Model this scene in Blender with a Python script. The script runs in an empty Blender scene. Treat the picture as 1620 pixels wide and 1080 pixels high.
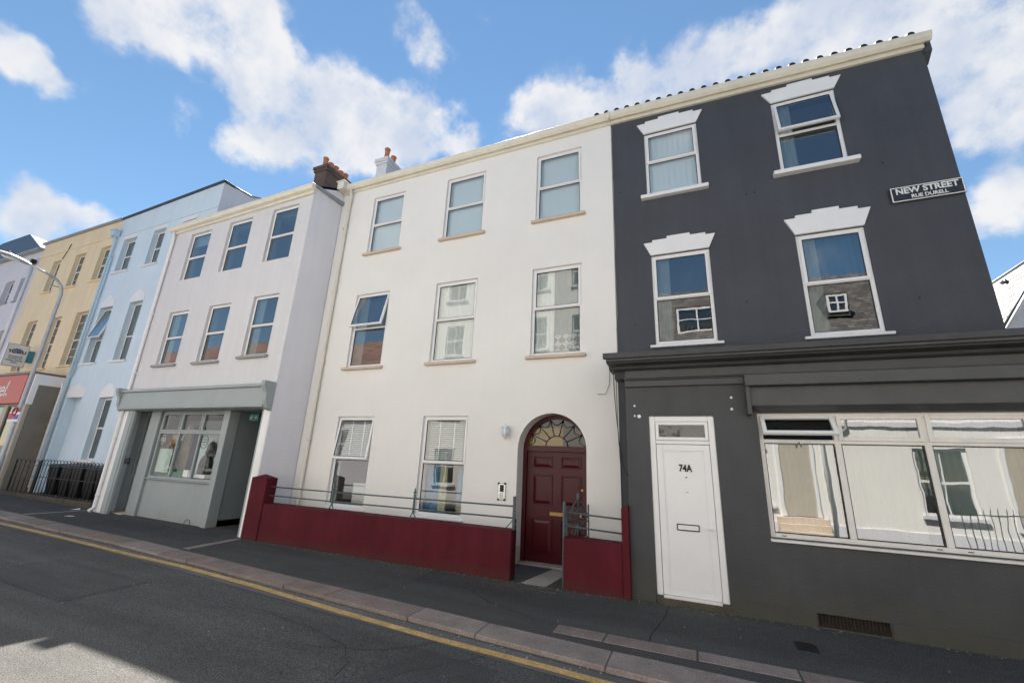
import bpy, math, random
from mathutils import Vector, Matrix
random.seed(7)
R = math.radians
scene = bpy.context.scene
col = scene.collection

# ---------------------------------------------------------------- camera
cam_d = bpy.data.cameras.new('camera')
cam = bpy.data.objects.new('camera', cam_d)
col.objects.link(cam)
scene.camera = cam
right = Vector((0.920346, 0.388862, 0.041824)); up = Vector((0.072146, -0.273904, 0.959047)); fwd = Vector((-0.384392, 0.879638, 0.280142))
m = Matrix((right, up, -fwd)).transposed().to_4x4()
m.translation = Vector((0, 0, 1.7))
cam.matrix_world = m
cam_d.sensor_width = 36
cam_d.lens = 14.927
cam_d.clip_start = 0.05
cam_d.clip_end = 3000

# ---------------------------------------------------------------- sun, sky, exposure
SUN_EL, SUN_AZ = R(57.7), R(-32)          # azimuth measured from +Y towards +X
sdir = Vector((math.sin(SUN_AZ) * math.cos(SUN_EL), math.cos(SUN_AZ) * math.cos(SUN_EL), math.sin(SUN_EL)))
sun_d = bpy.data.lights.new('sun', 'SUN'); sun_d.energy = 5.0; sun_d.angle = R(0.53); sun_d.color = (1, .95, .88)
sun = bpy.data.objects.new('sun', sun_d); col.objects.link(sun)
sun.location = (0, 0, 40)
sun.rotation_euler = sdir.to_track_quat('Z', 'Y').to_euler()

CLOUDS = [(-0.75, 0.195, 0.632, 0.058, 0.8), (-0.711, 0.235, 0.663, 0.079, 1), (-0.684, 0.285, 0.672, 0.085, 1), (-0.634, 0.306, 0.71, 0.077, 1), (-0.703, 0.292, 0.648, 0.066, 1), (-0.656, 0.33, 0.678, 0.069, 1), (-0.703, 0.341, 0.624, 0.055, 0.8), (-0.653, 0.368, 0.662, 0.068, 0.9), (-0.63, 0.419, 0.654, 0.06, 0.9), (-0.7, 0.394, 0.596, 0.065, 1), (-0.662, 0.442, 0.605, 0.086, 1), (-0.723, 0.407, 0.558, 0.055, 0.9), (-0.564, 0.474, 0.676, 0.069, 0.9), (-0.542, 0.526, 0.655, 0.085, 1), (-0.497, 0.569, 0.655, 0.082, 1), (-0.445, 0.609, 0.657, 0.064, 1), (-0.39, 0.638, 0.664, 0.041, 0.9), (-0.615, 0.509, 0.602, 0.067, 0.9), (-0.56, 0.555, 0.615, 0.069, 0.8), (-0.633, 0.458, 0.624, 0.069, 0.8), (-0.841, 0.14, 0.522, 0.037, 1), (-0.838, 0.162, 0.522, 0.034, 1), (-0.831, 0.186, 0.524, 0.028, 0.8), (-0.923, 0.213, 0.322, 0.047, 1), (-0.893, 0.261, 0.367, 0.042, 1), (-0.879, 0.304, 0.368, 0.042, 0.9), (-0.901, 0.227, 0.37, 0.029, 0.7), (-0.912, 0.241, 0.331, 0.041, 0.7), (-0.431, 0.478, 0.765, 0.049, 0.62), (-0.413, 0.518, 0.749, 0.048, 0.68), (-0.445, 0.436, 0.782, 0.036, 0.5), (-0.321, 0.521, 0.791, 0.024, 0.5), (-0.772, 0.304, 0.559, 0.038, 0.55), (-0.221, 0.661, 0.717, 0.067, 1), (-0.26, 0.677, 0.689, 0.07, 0.9), (-0.182, 0.691, 0.699, 0.055, 1), (-0.176, 0.718, 0.673, 0.076, 0.9), (-0.065, 0.675, 0.735, 0.057, 0.85), (0.003, 0.682, 0.731, 0.065, 0.95), (0.079, 0.684, 0.725, 0.072, 1), (0.158, 0.684, 0.712, 0.083, 1), (0.236, 0.667, 0.706, 0.085, 1), (0.311, 0.65, 0.694, 0.089, 1), (0.392, 0.66, 0.641, 0.097, 1), (0.446, 0.7, 0.558, 0.094, 1), (0.417, 0.735, 0.534, 0.07, 1), (0.459, 0.745, 0.484, 0.045, 0.8), (0.432, 0.799, 0.419, 0.044, 0.9), (0.458, 0.801, 0.387, 0.046, 0.9), (0.478, 0.775, 0.414, 0.044, 0.8), (-0.072, 0.713, 0.697, 0.071, 0.7)]
world = bpy.data.worlds.new('World'); scene.world = world; world.use_nodes = True
nt = world.node_tree; nt.nodes.clear()
def wn(t, **k):
    n = nt.nodes.new(t)
    for a, b in k.items(): setattr(n, a, b)
    return n
L = nt.links.new
def wmath(op, a, b=None, c=None, clamp=False):
    n = wn('ShaderNodeMath', operation=op); n.use_clamp = clamp
    for i, v in enumerate((a, b, c)):
        if v is None: continue
        if isinstance(v, (int, float)): n.inputs[i].default_value = v
        else: L(v, n.inputs[i])
    return n.outputs[0]
def wrange(v, a, b, c, d, kind='SMOOTHSTEP'):
    n = wn('ShaderNodeMapRange', interpolation_type=kind)
    L(v, n.inputs['Value'])
    for k, x in zip(('From Min', 'From Max', 'To Min', 'To Max'), (a, b, c, d)): n.inputs[k].default_value = x
    return n.outputs['Result']
sky = wn('ShaderNodeTexSky', sky_type='NISHITA', sun_disc=False, sun_elevation=SUN_EL, sun_rotation=SUN_AZ)
sky.altitude = 30; sky.air_density = 1.0; sky.dust_density = 0.0; sky.ozone_density = 1.6
tc = wn('ShaderNodeTexCoord')
dirn = tc.outputs['Generated']
def wnoise(scale, detail, rough=.55, vec=dirn, dist=0):
    n = wn('ShaderNodeTexNoise'); n.inputs['Scale'].default_value = scale; n.inputs['Detail'].default_value = detail
    n.inputs['Roughness'].default_value = rough; n.inputs['Distortion'].default_value = dist
    L(vec, n.inputs['Vector']); return n
warp = wnoise(7, 4)
sub = wn('ShaderNodeVectorMath', operation='SUBTRACT'); L(warp.outputs['Color'], sub.inputs[0]); sub.inputs[1].default_value = (.5, .5, .5)
sc_ = wn('ShaderNodeVectorMath', operation='SCALE'); L(sub.outputs[0], sc_.inputs[0]); sc_.inputs['Scale'].default_value = .15
wd = wn('ShaderNodeVectorMath', operation='ADD'); L(dirn, wd.inputs[0]); L(sc_.outputs[0], wd.inputs[1])
acc = None
for x, y, z, r, s in CLOUDS:
    d = wn('ShaderNodeVectorMath', operation='DISTANCE'); L(wd.outputs[0], d.inputs[0]); d.inputs[1].default_value = (x, y, z)
    v = wrange(d.outputs['Value'], 0, r * 1.45, s, 0)
    acc = v if acc is None else wmath('ADD', acc, v)
acc = wmath('MINIMUM', acc, 1.15)
# the rest of the sky: fair-weather clouds of the same kind
far = wn('ShaderNodeVectorMath', operation='DISTANCE'); L(dirn, far.inputs[0]); far.inputs[1].default_value = (-0.30, 0.62, 0.55)
fm = wrange(far.outputs['Value'], .78, 1.05, 0, 1)
gen = wnoise(2.6, 3, .5)
gen_v = wmath('MULTIPLY', wrange(gen.outputs['Fac'], .58, .74, 0, .95), fm)
acc = wmath('MAXIMUM', acc, gen_v)
fb = wnoise(9, 10, .62)
fb2 = wnoise(34, 5, .6)
det = wmath('ADD', wmath('MULTIPLY', wmath('SUBTRACT', fb.outputs['Fac'], .5), 2.6), wmath('MULTIPLY', wmath('SUBTRACT', fb2.outputs['Fac'], .5), .8))
dens = wmath('MULTIPLY', wrange(wmath('ADD', acc, det), .12, 1.28, 0, 1), wrange(acc, .0, .42, 0, 1))
dens = wmath('MULTIPLY', dens, .93)
# light and shade inside the clouds
sh = wnoise(7.5, 4, .55)
CW = 5.1; 
cl = wn('ShaderNodeMix', data_type='RGBA')
L(wrange(sh.outputs['Fac'], .35, .65, 0, 1), cl.inputs['Factor'])
cl.inputs[6].default_value = (CW * .70, CW * .76, CW * .88, 1); cl.inputs[7].default_value = (CW, CW * .99, CW * .985, 1)
hs = wn('ShaderNodeHueSaturation'); hs.inputs['Saturation'].default_value = 1.06; hs.inputs['Value'].default_value = .89; hs.inputs['Hue'].default_value = .4915
L(sky.outputs[0], hs.inputs['Color'])
mx = wn('ShaderNodeMix', data_type='RGBA'); L(dens, mx.inputs['Factor']); L(hs.outputs[0], mx.inputs[6]); L(cl.outputs[2], mx.inputs[7])
bg = wn('ShaderNodeBackground'); bg.inputs['Strength'].default_value = .055
L(mx.outputs[2], bg.inputs['Color'])
wo = wn('ShaderNodeOutputWorld'); L(bg.outputs[0], wo.inputs['Surface'])
world.cycles.sampling_method = 'MANUAL'; world.cycles.sample_map_resolution = 512

vs = scene.view_settings
scene.display_settings.display_device = 'sRGB'
vs.view_transform = 'Standard'; vs.look = 'None'; vs.gamma = 1; vs.use_curve_mapping = False
vs.exposure = 1.75
cy = scene.cycles
cy.use_denoising = True
try: cy.denoiser = 'OPENIMAGEDENOISE'
except Exception: pass
cy.max_bounces = 8; cy.diffuse_bounces = 4; cy.glossy_bounces = 4; cy.transmission_bounces = 4; cy.transparent_max_bounces = 12
cy.sample_clamp_indirect = 6; cy.caustics_reflective = False; cy.caustics_refractive = False
cy.use_adaptive_sampling = True; cy.adaptive_threshold = .01

# ---------------------------------------------------------------- materials
MATS = {}
def paint(name, rgb, rough=.7, vary=.06, vscale=1.2, bump=.15, bscale=60, streak=0, base=None, metal=0, spec=.4, speck=0, courses=0, coat=0, tiles=None):
    """plain painted / stone / metal surface with soft variation, streaks, grime near the ground and fine relief"""
    mt = bpy.data.materials.new(name); mt.use_nodes = True
    t = mt.node_tree; t.nodes.clear(); N = t.nodes.new; K = t.links.new
    out = N('ShaderNodeOutputMaterial'); b = N('ShaderNodeBsdfPrincipled'); K(b.outputs[0], out.inputs[0])
    b.inputs['Roughness'].default_value = rough; b.inputs['Metallic'].default_value = metal
    b.inputs['Specular IOR Level'].default_value = spec
    if coat: b.inputs['Coat Weight'].default_value = coat
    g = N('ShaderNodeNewGeometry'); pos = g.outputs['Position']
    n1 = N('ShaderNodeTexNoise'); n1.inputs['Scale'].default_value = vscale; n1.inputs['Detail'].default_value = 6; n1.inputs['Roughness'].default_value = .6
    K(pos, n1.inputs['Vector'])
    mr = N('ShaderNodeMapRange'); K(n1.outputs['Fac'], mr.inputs['Value'])
    mr.inputs['From Min'].default_value = .3; mr.inputs['From Max'].default_value = .7
    mr.inputs['To Min'].default_value = 1 - vary; mr.inputs['To Max'].default_value = 1 + vary
    val = mr.outputs[0]
    if streak:
        mp = N('ShaderNodeMapping'); K(pos, mp.inputs['Vector']); mp.inputs['Scale'].default_value = (5, 5, .35)
        n2 = N('ShaderNodeTexNoise'); n2.inputs['Scale'].default_value = 1.4; n2.inputs['Detail'].default_value = 5; K(mp.outputs[0], n2.inputs['Vector'])
        m2 = N('ShaderNodeMapRange'); K(n2.outputs['Fac'], m2.inputs['Value'])
        m2.inputs['From Min'].default_value = .35; m2.inputs['From Max'].default_value = .75; m2.inputs['To Min'].default_value = 1; m2.inputs['To Max'].default_value = 1 - streak
        mm = N('ShaderNodeMath'); mm.operation = 'MULTIPLY'; K(val, mm.inputs[0]); K(m2.outputs[0], mm.inputs[1]); val = mm.outputs[0]
    if speck:
        n3 = N('ShaderNodeTexNoise'); n3.inputs['Scale'].default_value = 95; n3.inputs['Detail'].default_value = 3; n3.inputs['Roughness'].default_value = .8; K(pos, n3.inputs['Vector'])
        m3 = N('ShaderNodeMapRange'); K(n3.outputs['Fac'], m3.inputs['Value'])
        m3.inputs['From Min'].default_value = .38; m3.inputs['From Max'].default_value = .66; m3.inputs['To Min'].default_value = 1 - speck; m3.inputs['To Max'].default_value = 1 + speck
        mm = N('ShaderNodeMath'); mm.operation = 'MULTIPLY'; K(val, mm.inputs[0]); K(m3.outputs[0], mm.inputs[1]); val = mm.outputs[0]
    vm = N('ShaderNodeVectorMath'); vm.operation = 'SCALE'; vm.inputs[0].default_value = rgb; K(val, vm.inputs['Scale'])
    colr = vm.outputs[0]
    if tiles:   # courses of slates seen only from far off
        mq = N('ShaderNodeMapping'); K(pos, mq.inputs['Vector']); mq.inputs['Rotation'].default_value = (R(90), 0, 0)
        bq = N('ShaderNodeTexBrick'); K(mq.outputs[0], bq.inputs['Vector']); bq.inputs['Scale'].default_value = 1
        bq.inputs['Color1'].default_value = (.65, .65, .65, 1); bq.inputs['Color2'].default_value = (1.4, 1.35, 1.3, 1); bq.inputs['Mortar'].default_value = (.25, .25, .25, 1)
        bq.inputs['Mortar Size'].default_value = .012; bq.inputs['Brick Width'].default_value = tiles * 1.5; bq.inputs['Row Height'].default_value = tiles
        mz = N('ShaderNodeMix'); mz.data_type = 'RGBA'; mz.blend_type = 'MULTIPLY'; mz.inputs['Factor'].default_value = 1; K(colr, mz.inputs[6]); K(bq.outputs['Color'], mz.inputs[7]); colr = mz.outputs[2]
    if base:   # (colour, height, strength): weathered, dirty foot of a wall
        sx = N('ShaderNodeSeparateXYZ'); K(pos, sx.inputs[0])
        n4 = N('ShaderNodeTexNoise'); n4.inputs['Scale'].default_value = 3.5; n4.inputs['Detail'].default_value = 7; K(pos, n4.inputs['Vector'])
        ad = N('ShaderNodeMath'); ad.operation = 'MULTIPLY_ADD'; K(n4.outputs['Fac'], ad.inputs[0]); ad.inputs[1].default_value = -base[1] * 1.6; K(sx.outputs['Z'], ad.inputs[2])
        m4 = N('ShaderNodeMapRange'); K(ad.outputs[0], m4.inputs['Value'])
        m4.inputs['From Min'].default_value = -base[1] * .8; m4.inputs['From Max'].default_value = base[1] * .35; m4.inputs['To Min'].default_value = base[2]; m4.inputs['To Max'].default_value = 0
        mx = N('ShaderNodeMix'); mx.data_type = 'RGBA'; K(m4.outputs[0], mx.inputs['Factor']); K(colr, mx.inputs[6]); mx.inputs[7].default_value = (*base[0], 1); colr = mx.outputs[2]
    K(colr, b.inputs['Base Color'])
    nb = N('ShaderNodeTexNoise'); nb.inputs['Scale'].default_value = bscale; nb.inputs['Detail'].default_value = 4; K(pos, nb.inputs['Vector'])
    h = nb.outputs['Fac']
    nb2 = N('ShaderNodeTexNoise'); nb2.inputs['Scale'].default_value = 2.2; nb2.inputs['Detail'].default_value = 3; K(pos, nb2.inputs['Vector'])
    ma = N('ShaderNodeMath'); ma.operation = 'MULTIPLY_ADD'; K(nb2.outputs['Fac'], ma.inputs[0]); ma.inputs[1].default_value = 2.2; K(h, ma.inputs[2]); h = ma.outputs[0]
    if courses:  # scored lines in the render
        mp2 = N('ShaderNodeMapping'); K(pos, mp2.inputs['Vector']); mp2.inputs['Rotation'].default_value = (R(90), 0, 0)
        br = N('ShaderNodeTexBrick'); K(mp2.outputs[0], br.inputs['Vector'])
        br.inputs['Color1'].default_value = (1, 1, 1, 1); br.inputs['Color2'].default_value = (.8, .8, .8, 1); br.inputs['Mortar'].default_value = (0, 0, 0, 1)
        br.inputs['Scale'].default_value = 1; br.inputs['Mortar Size'].default_value = .008; br.inputs['Mortar Smooth'].default_value = .5
        br.inputs['Brick Width'].default_value = courses * 2.4; br.inputs['Row Height'].default_value = courses
        m5 = N('ShaderNodeMath'); m5.operation = 'MULTIPLY_ADD'; K(br.outputs['Fac'], m5.inputs[0]); m5.inputs[1].default_value = -2.2; K(h, m5.inputs[2]); h = m5.outputs[0]
    bp = N('ShaderNodeBump'); bp.inputs['Strength'].default_value = bump; bp.inputs['Distance'].default_value = .01; K(h, bp.inputs['Height'])
    K(bp.outputs[0], b.inputs['Normal'])
    MATS[name] = mt
    return mt

def glass(name, tint=(.93, .97, .96), ior=2.3, wave=.018, rough=.0):
    mt = bpy.data.materials.new(name); mt.use_nodes = True
    t = mt.node_tree; t.nodes.clear(); N = t.nodes.new; K = t.links.new
    out = N('ShaderNodeOutputMaterial'); mix = N('ShaderNodeMixShader'); tr = N('ShaderNodeBsdfTransparent'); gl = N('ShaderNodeBsdfGlossy')
    tr.inputs['Color'].default_value = (*tint, 1); gl.inputs['Roughness'].default_value = rough
    f0 = ((ior - 1) / (ior + 1)) ** 2
    lw = N('ShaderNodeLayerWeight'); lw.inputs['Blend'].default_value = .5
    pw = N('ShaderNodeMath'); pw.operation = 'POWER'; K(lw.outputs['Facing'], pw.inputs[0]); pw.inputs[1].default_value = 4.5
    fr = N('ShaderNodeMath'); fr.operation = 'MULTIPLY_ADD'; K(pw.outputs[0], fr.inputs[0]); fr.inputs[1].default_value = 1 - f0; fr.inputs[2].default_value = f0
    g = N('ShaderNodeNewGeometry')
    n = N('ShaderNodeTexNoise'); n.inputs['Scale'].default_value = 2.6; n.inputs['Detail'].default_value = 1.5; K(g.outputs['Position'], n.inputs['Vector'])
    bp = N('ShaderNodeBump'); bp.inputs['Strength'].default_value = wave; bp.inputs['Distance'].default_value = .05; K(n.outputs['Fac'], bp.inputs['Height'])
    K(bp.outputs[0], gl.inputs['Normal'])
    K(fr.outputs[0], mix.inputs[0]); K(tr.outputs[0], mix.inputs[1]); K(gl.outputs[0], mix.inputs[2]); K(mix.outputs[0], out.inputs[0])
    MATS[name] = mt
    return mt

def cloth(name, rgb, trans=.5, lace=0, holes=.0):
    mt = bpy.data.materials.new(name); mt.use_nodes = True
    t = mt.node_tree; t.nodes.clear(); N = t.nodes.new; K = t.links.new
    out = N('ShaderNodeOutputMaterial'); mix = N('ShaderNodeMixShader'); d = N('ShaderNodeBsdfDiffuse'); tl = N('ShaderNodeBsdfTranslucent')
    d.inputs['Color'].default_value = (*rgb, 1); tl.inputs['Color'].default_value = (*rgb, 1); mix.inputs[0].default_value = trans * .5
    K(d.outputs[0], mix.inputs[1]); K(tl.outputs[0], mix.inputs[2]); s = mix.outputs[0]
    if holes or lace:
        tr = N('ShaderNodeBsdfTransparent'); m2 = N('ShaderNodeMixShader'); m2.inputs[0].default_value = 1 - holes
        if lace:
            g = N('ShaderNodeNewGeometry'); mp = N('ShaderNodeMapping'); K(g.outputs['Position'], mp.inputs['Vector']); mp.inputs['Rotation'].default_value = (0, R(45), 0); mp.inputs['Scale'].default_value = (9, 0, 9)
            ck = N('ShaderNodeTexChecker'); K(mp.outputs[0], ck.inputs['Vector']); ck.inputs['Scale'].default_value = 1.0
            mr = N('ShaderNodeMapRange'); K(ck.outputs['Fac'], mr.inputs['Value']); mr.inputs['To Min'].default_value = 1 - holes; mr.inputs['To Max'].default_value = min(1, 1 - holes + lace)
            K(mr.outputs[0], m2.inputs[0])
        K(tr.outputs[0], m2.inputs[1]); K(s, m2.inputs[2]); s = m2.outputs[0]
    K(s, out.inputs[0]); MATS[name] = mt
    return mt

def asphalt(name, rgb, patches=.25, rough=.9):
    mt = paint(name, rgb, rough, vary=.14, vscale=.9, bump=.75, bscale=190, speck=.8, spec=.3)
    t = mt.node_tree; N = t.nodes.new; K = t.links.new
    b = next(n for n in t.nodes if n.type == 'BSDF_PRINCIPLED')
    src = b.inputs['Base Color'].links[0].from_socket
    g = N('ShaderNodeNewGeometry'); v = N('ShaderNodeTexNoise'); v.inputs['Scale'].default_value = 120; v.inputs['Detail'].default_value = 1; K(g.outputs['Position'], v.inputs['Vector'])
    mr = N('ShaderNodeMapRange'); K(v.outputs['Fac'], mr.inputs['Value']); mr.inputs['From Min'].default_value = .60; mr.inputs['From Max'].default_value = .72; mr.inputs['To Max'].default_value = .6
    mx = N('ShaderNodeMix'); mx.data_type = 'RGBA'; K(mr.outputs[0], mx.inputs['Factor']); K(src, mx.inputs[6]); mx.inputs[7].default_value = (.30, .28, .25, 1)
    # long wheel-worn and oily bands along the street
    mp = N('ShaderNodeMapping'); K(g.outputs['Position'], mp.inputs['Vector']); mp.inputs['Scale'].default_value = (.12, 1.3, 1)
    n2 = N('ShaderNodeTexNoise'); n2.inputs['Scale'].default_value = 1.1; n2.inputs['Detail'].default_value = 7; n2.inputs['Roughness'].default_value = .65; K(mp.outputs[0], n2.inputs['Vector'])
    m2 = N('ShaderNodeMapRange'); K(n2.outputs['Fac'], m2.inputs['Value']); m2.inputs['From Min'].default_value = .35; m2.inputs['From Max'].default_value = .7; m2.inputs['To Min'].default_value = 1 - patches; m2.inputs['To Max'].default_value = 1 + patches
    vm = N('ShaderNodeVectorMath'); vm.operation = 'SCALE'; K(mx.outputs[2], vm.inputs[0]); K(m2.outputs[0], vm.inputs['Scale'])
    K(vm.outputs[0], b.inputs['Base Color'])
    return mt

WHITE = paint('white_render', (.81, .785, .745), .85, .035, .55, .25, 45, streak=.012, base=((.42, .36, .28), .35, .5))
GREYW = paint('pale_grey_render', (.65, .635, .64), .85, .03, .8, .25, 45, streak=.05, courses=.42)
BLUEW = paint('pale_blue_render', (.66, .77, .84), .85, .035, .8, .2, 45, streak=.05, courses=.55)
YELW = paint('yellow_render', (.86, .70, .46), .85, .05, .9, .25, 45, streak=.08)
SIDEW = paint('brightened_side_render', (.80, .78, .81), .85, .03, .8, .25, 45, streak=.04, courses=.42)  # lighter copy of the grey render, making up for dim light on the side
LILAC = paint('off_white_render', (.70, .69, .72), .85, .04, .8, .25, 45, streak=.06)
DARKW = paint('charcoal_render', (.065, .068, .079), .65, .10, 1.1, .9, 55, streak=.12)
DARKG = paint('charcoal_paint', (.050, .052, .056), .5, .16, 1.6, .35, 40, streak=.15, base=((.060, .058, .040), .42, .85))
DARKT = paint('charcoal_timber', (.060, .062, .062), .42, .18, 2.5, .3, 30)
UPVC = paint('white_upvc', (.80, .79, .78), .28, .03, 2.0, .02, 20, spec=.5)
UPVCD = paint('weathered_white_upvc', (.74, .71, .66), .35, .08, 3.0, .05, 20, streak=.06)
GASKET = paint('black_gasket', (.02, .02, .02), .5)
CREAM = paint('cream_gutter', (.74, .69, .58), .4, .07, 2.0, .05, 20, streak=.06)
SILLB = paint('beige_stone_sill', (.60, .49, .38), .8, .07, 4, .3, 60)
SILLG = paint('grey_sill', (.33, .32, .32), .8, .07, 4, .3, 60)
WHITET = paint('white_gloss_paint', (.82, .81, .80), .45, .03, 3, .05, 30)
MAROON = paint('maroon_masonry_paint', (.098, .012, .019), .7, .16, 1.5, .45, 35, spec=.15, streak=.18, base=((.07, .03, .022), .16, .7))
MDOOR = paint('maroon_gloss_door', (.060, .0050, .009), .32, .10, 3, .05, 30, spec=.3)
GREYS = paint('grey_green_shopfront', (.33, .37, .37), .5, .05, 1.5, .15, 30, streak=.06, base=((.26, .26, .22), .25, .5))
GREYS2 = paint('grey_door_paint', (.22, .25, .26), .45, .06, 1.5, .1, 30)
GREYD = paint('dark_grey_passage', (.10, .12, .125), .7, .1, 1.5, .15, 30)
IRON = paint('grey_green_iron', (.075, .105, .105), .4, .1, 8, .1, 60)
BLACKI = paint('black_iron', (.008, .008, .009), .4, .1, 8, .1, 60)
BIN = paint('black_bin_plastic', (.007, .007, .008), .4, .1, 4, .1, 80)
SLATE = paint('dark_slate', (.055, .06, .072), .6, .2, 2.5, .4, 20)
SLATEL = paint('pale_slate', (.42, .40, .37), .8, .12, 3, .5, 25)
SLATEB = paint('blue_grey_slate', (.10, .12, .15), .55, .15, 3, .4, 25)
SLATEO = paint('brown_grey_slate', (.085, .08, .075), .8, .3, 3, .4, 25, tiles=.16)
CLAY = paint('terracotta', (.42, .17, .09), .8, .15, 6, .3, 50)
REDROOF = paint('red_clay_roof', (.13, .075, .06), .85, .25, 4, .4, 30, tiles=.2)
STACK = paint('sooty_brick', (.12, .085, .07), .9, .25, 6, .7, 40)
PANTILE = paint('black_pantile', (.018, .018, .02), .6, .1, 5, .2, 40)
LEAD = paint('lead_flashing', (.30, .31, .33), .5, .1, 5, .1, 40)
COPING = paint('dark_coping', (.045, .05, .065), .5, .1, 4, .1, 40)
GRANITE = paint('pink_granite', (.225, .175, .15), .8, .22, 3.5, .5, 70, speck=.38)
GRANITE2 = paint('grey_pink_granite', (.265, .215, .19), .8, .22, 3.5, .5, 70, speck=.38)
GRANITE3 = paint('brown_granite', (.22, .165, .135), .8, .22, 3.5, .5, 70, speck=.38)
ROADM = asphalt('road_asphalt', (.096, .093, .088))
ROADM2 = asphalt('road_patch_asphalt', (.082, .079, .076))
PAVEM = asphalt('pavement_asphalt', (.074, .073, .069), .2)
PAVEM2 = asphalt('pavement_patch_asphalt', (.062, .061, .058), .2)
GUTM = paint('worn_gutter_concrete', (.13, .125, .12), .8, .25, 1.6, .5, 90, speck=.3)
YELLOW = paint('yellow_road_paint', (.56, .36, .13), .8, .22, 6, .5, 120, speck=.5)
CONC = paint('pale_concrete', (.34, .31, .27), .9, .14, 3, .5, 80, speck=.2)
SOIL = paint('dirty_stone', (.085, .068, .050), .95, .25, 6, .8, 60)
EARTH = paint('earth', (.10, .09, .075), .95, .2, .5, .4, 30)
CRACK = paint('tar_crack', (.012, .012, .012), .9)
CRACKM = paint('mortar_line', (.30, .27, .24), .9)
ROOMW = paint('room_wall', (.62, .62, .57), .9, .05)
ROOMF = paint('room_floor', (.20, .17, .14), .9, .05)
REDSHOP = paint('red_fascia', (.52, .07, .035), .4, .04)
DREDSHOP = paint('dark_red_fascia', (.14, .012, .02), .4, .04)
PEBBLE = paint('pebble_dash', (.25, .225, .19), .95, .12, 2, 1.0, 70, speck=.5)
BEIGET = paint('beige_timber', (.45, .39, .31), .6, .08, 3)
BRONZE = paint('bronze_glass_frame', (.16, .14, .12), .4, .08)
STEEL = paint('galvanised_steel', (.42, .43, .44), .45, .1, 6, .1, 40, metal=.5)
BRASS = paint('brass', (.36, .23, .08), .4, .1, 8, metal=.9)
CHROME = paint('brushed_metal', (.6, .6, .6), .25, .1, 8, metal=.9)
SIGNBLK = paint('sign_black_enamel', (.025, .030, .038), .5, .55, 14, .2, 50)
SIGNW = paint('sign_white', (.76, .76, .74), .5, .06, 12)
NAVY = paint('navy_print', (.03, .09, .30), .5)
BLACKP = paint('black_print', (.01, .01, .01), .5)
PETROL = paint('petrol_blue_paint', (.04, .22, .28), .5)
BLIND = cloth('blind_fabric', (.80, .87, .92), .15)  # blue tint stands in for sky reflected in the top floor panes
SLATM = paint('blind_slat', (.85, .84, .80), .5, .02)
NET = cloth('net_curtain', (.86, .86, .81), .3, holes=.08)
NETC = cloth('cream_net_curtain', (.78, .73, .58), .35, holes=.1)
NETD = cloth('thin_net_curtain', (.62, .70, .66), .8, holes=.5, lace=.0)
LACE = cloth('lace_hem', (.8, .82, .78), .8, holes=.65, lace=.55)
DRAPE = cloth('blue_grey_drape', (.30, .38, .46), .4)
DRAPEB = cloth('blue_drape', (.10, .28, .50), .4)
DRAPEC = cloth('cream_drape', (.66, .60, .46), .5)
GREENG = cloth('green_cloth', (.02, .20, .08), .2)
GARM = cloth('navy_garment', (.03, .04, .08), .1)
CREAMB = cloth('cream_board', (.42, .35, .22), .2)
GARM2 = cloth('brown_grey_garment', (.30, .25, .20), .1)
GLASS = glass('window_glass')
GLASSD = glass('deep_window_glass', (.52, .60, .61), 3.5, .018)
GLASSO = glass('house_glass', (.5, .6, .6), 2.6, .04)
OBSC = glass('obscured_glass', (.45, .62, .58), 2.0, 1.0, .12)
AMBER = glass('amber_glass', (.78, .70, .45), 1.7, .15)
GLASSS = glass('shop_glass', (.92, .96, .94), 1.55, .02)
LAMPG = paint('lamp_bowl', (.70, .70, .66), .2)

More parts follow.
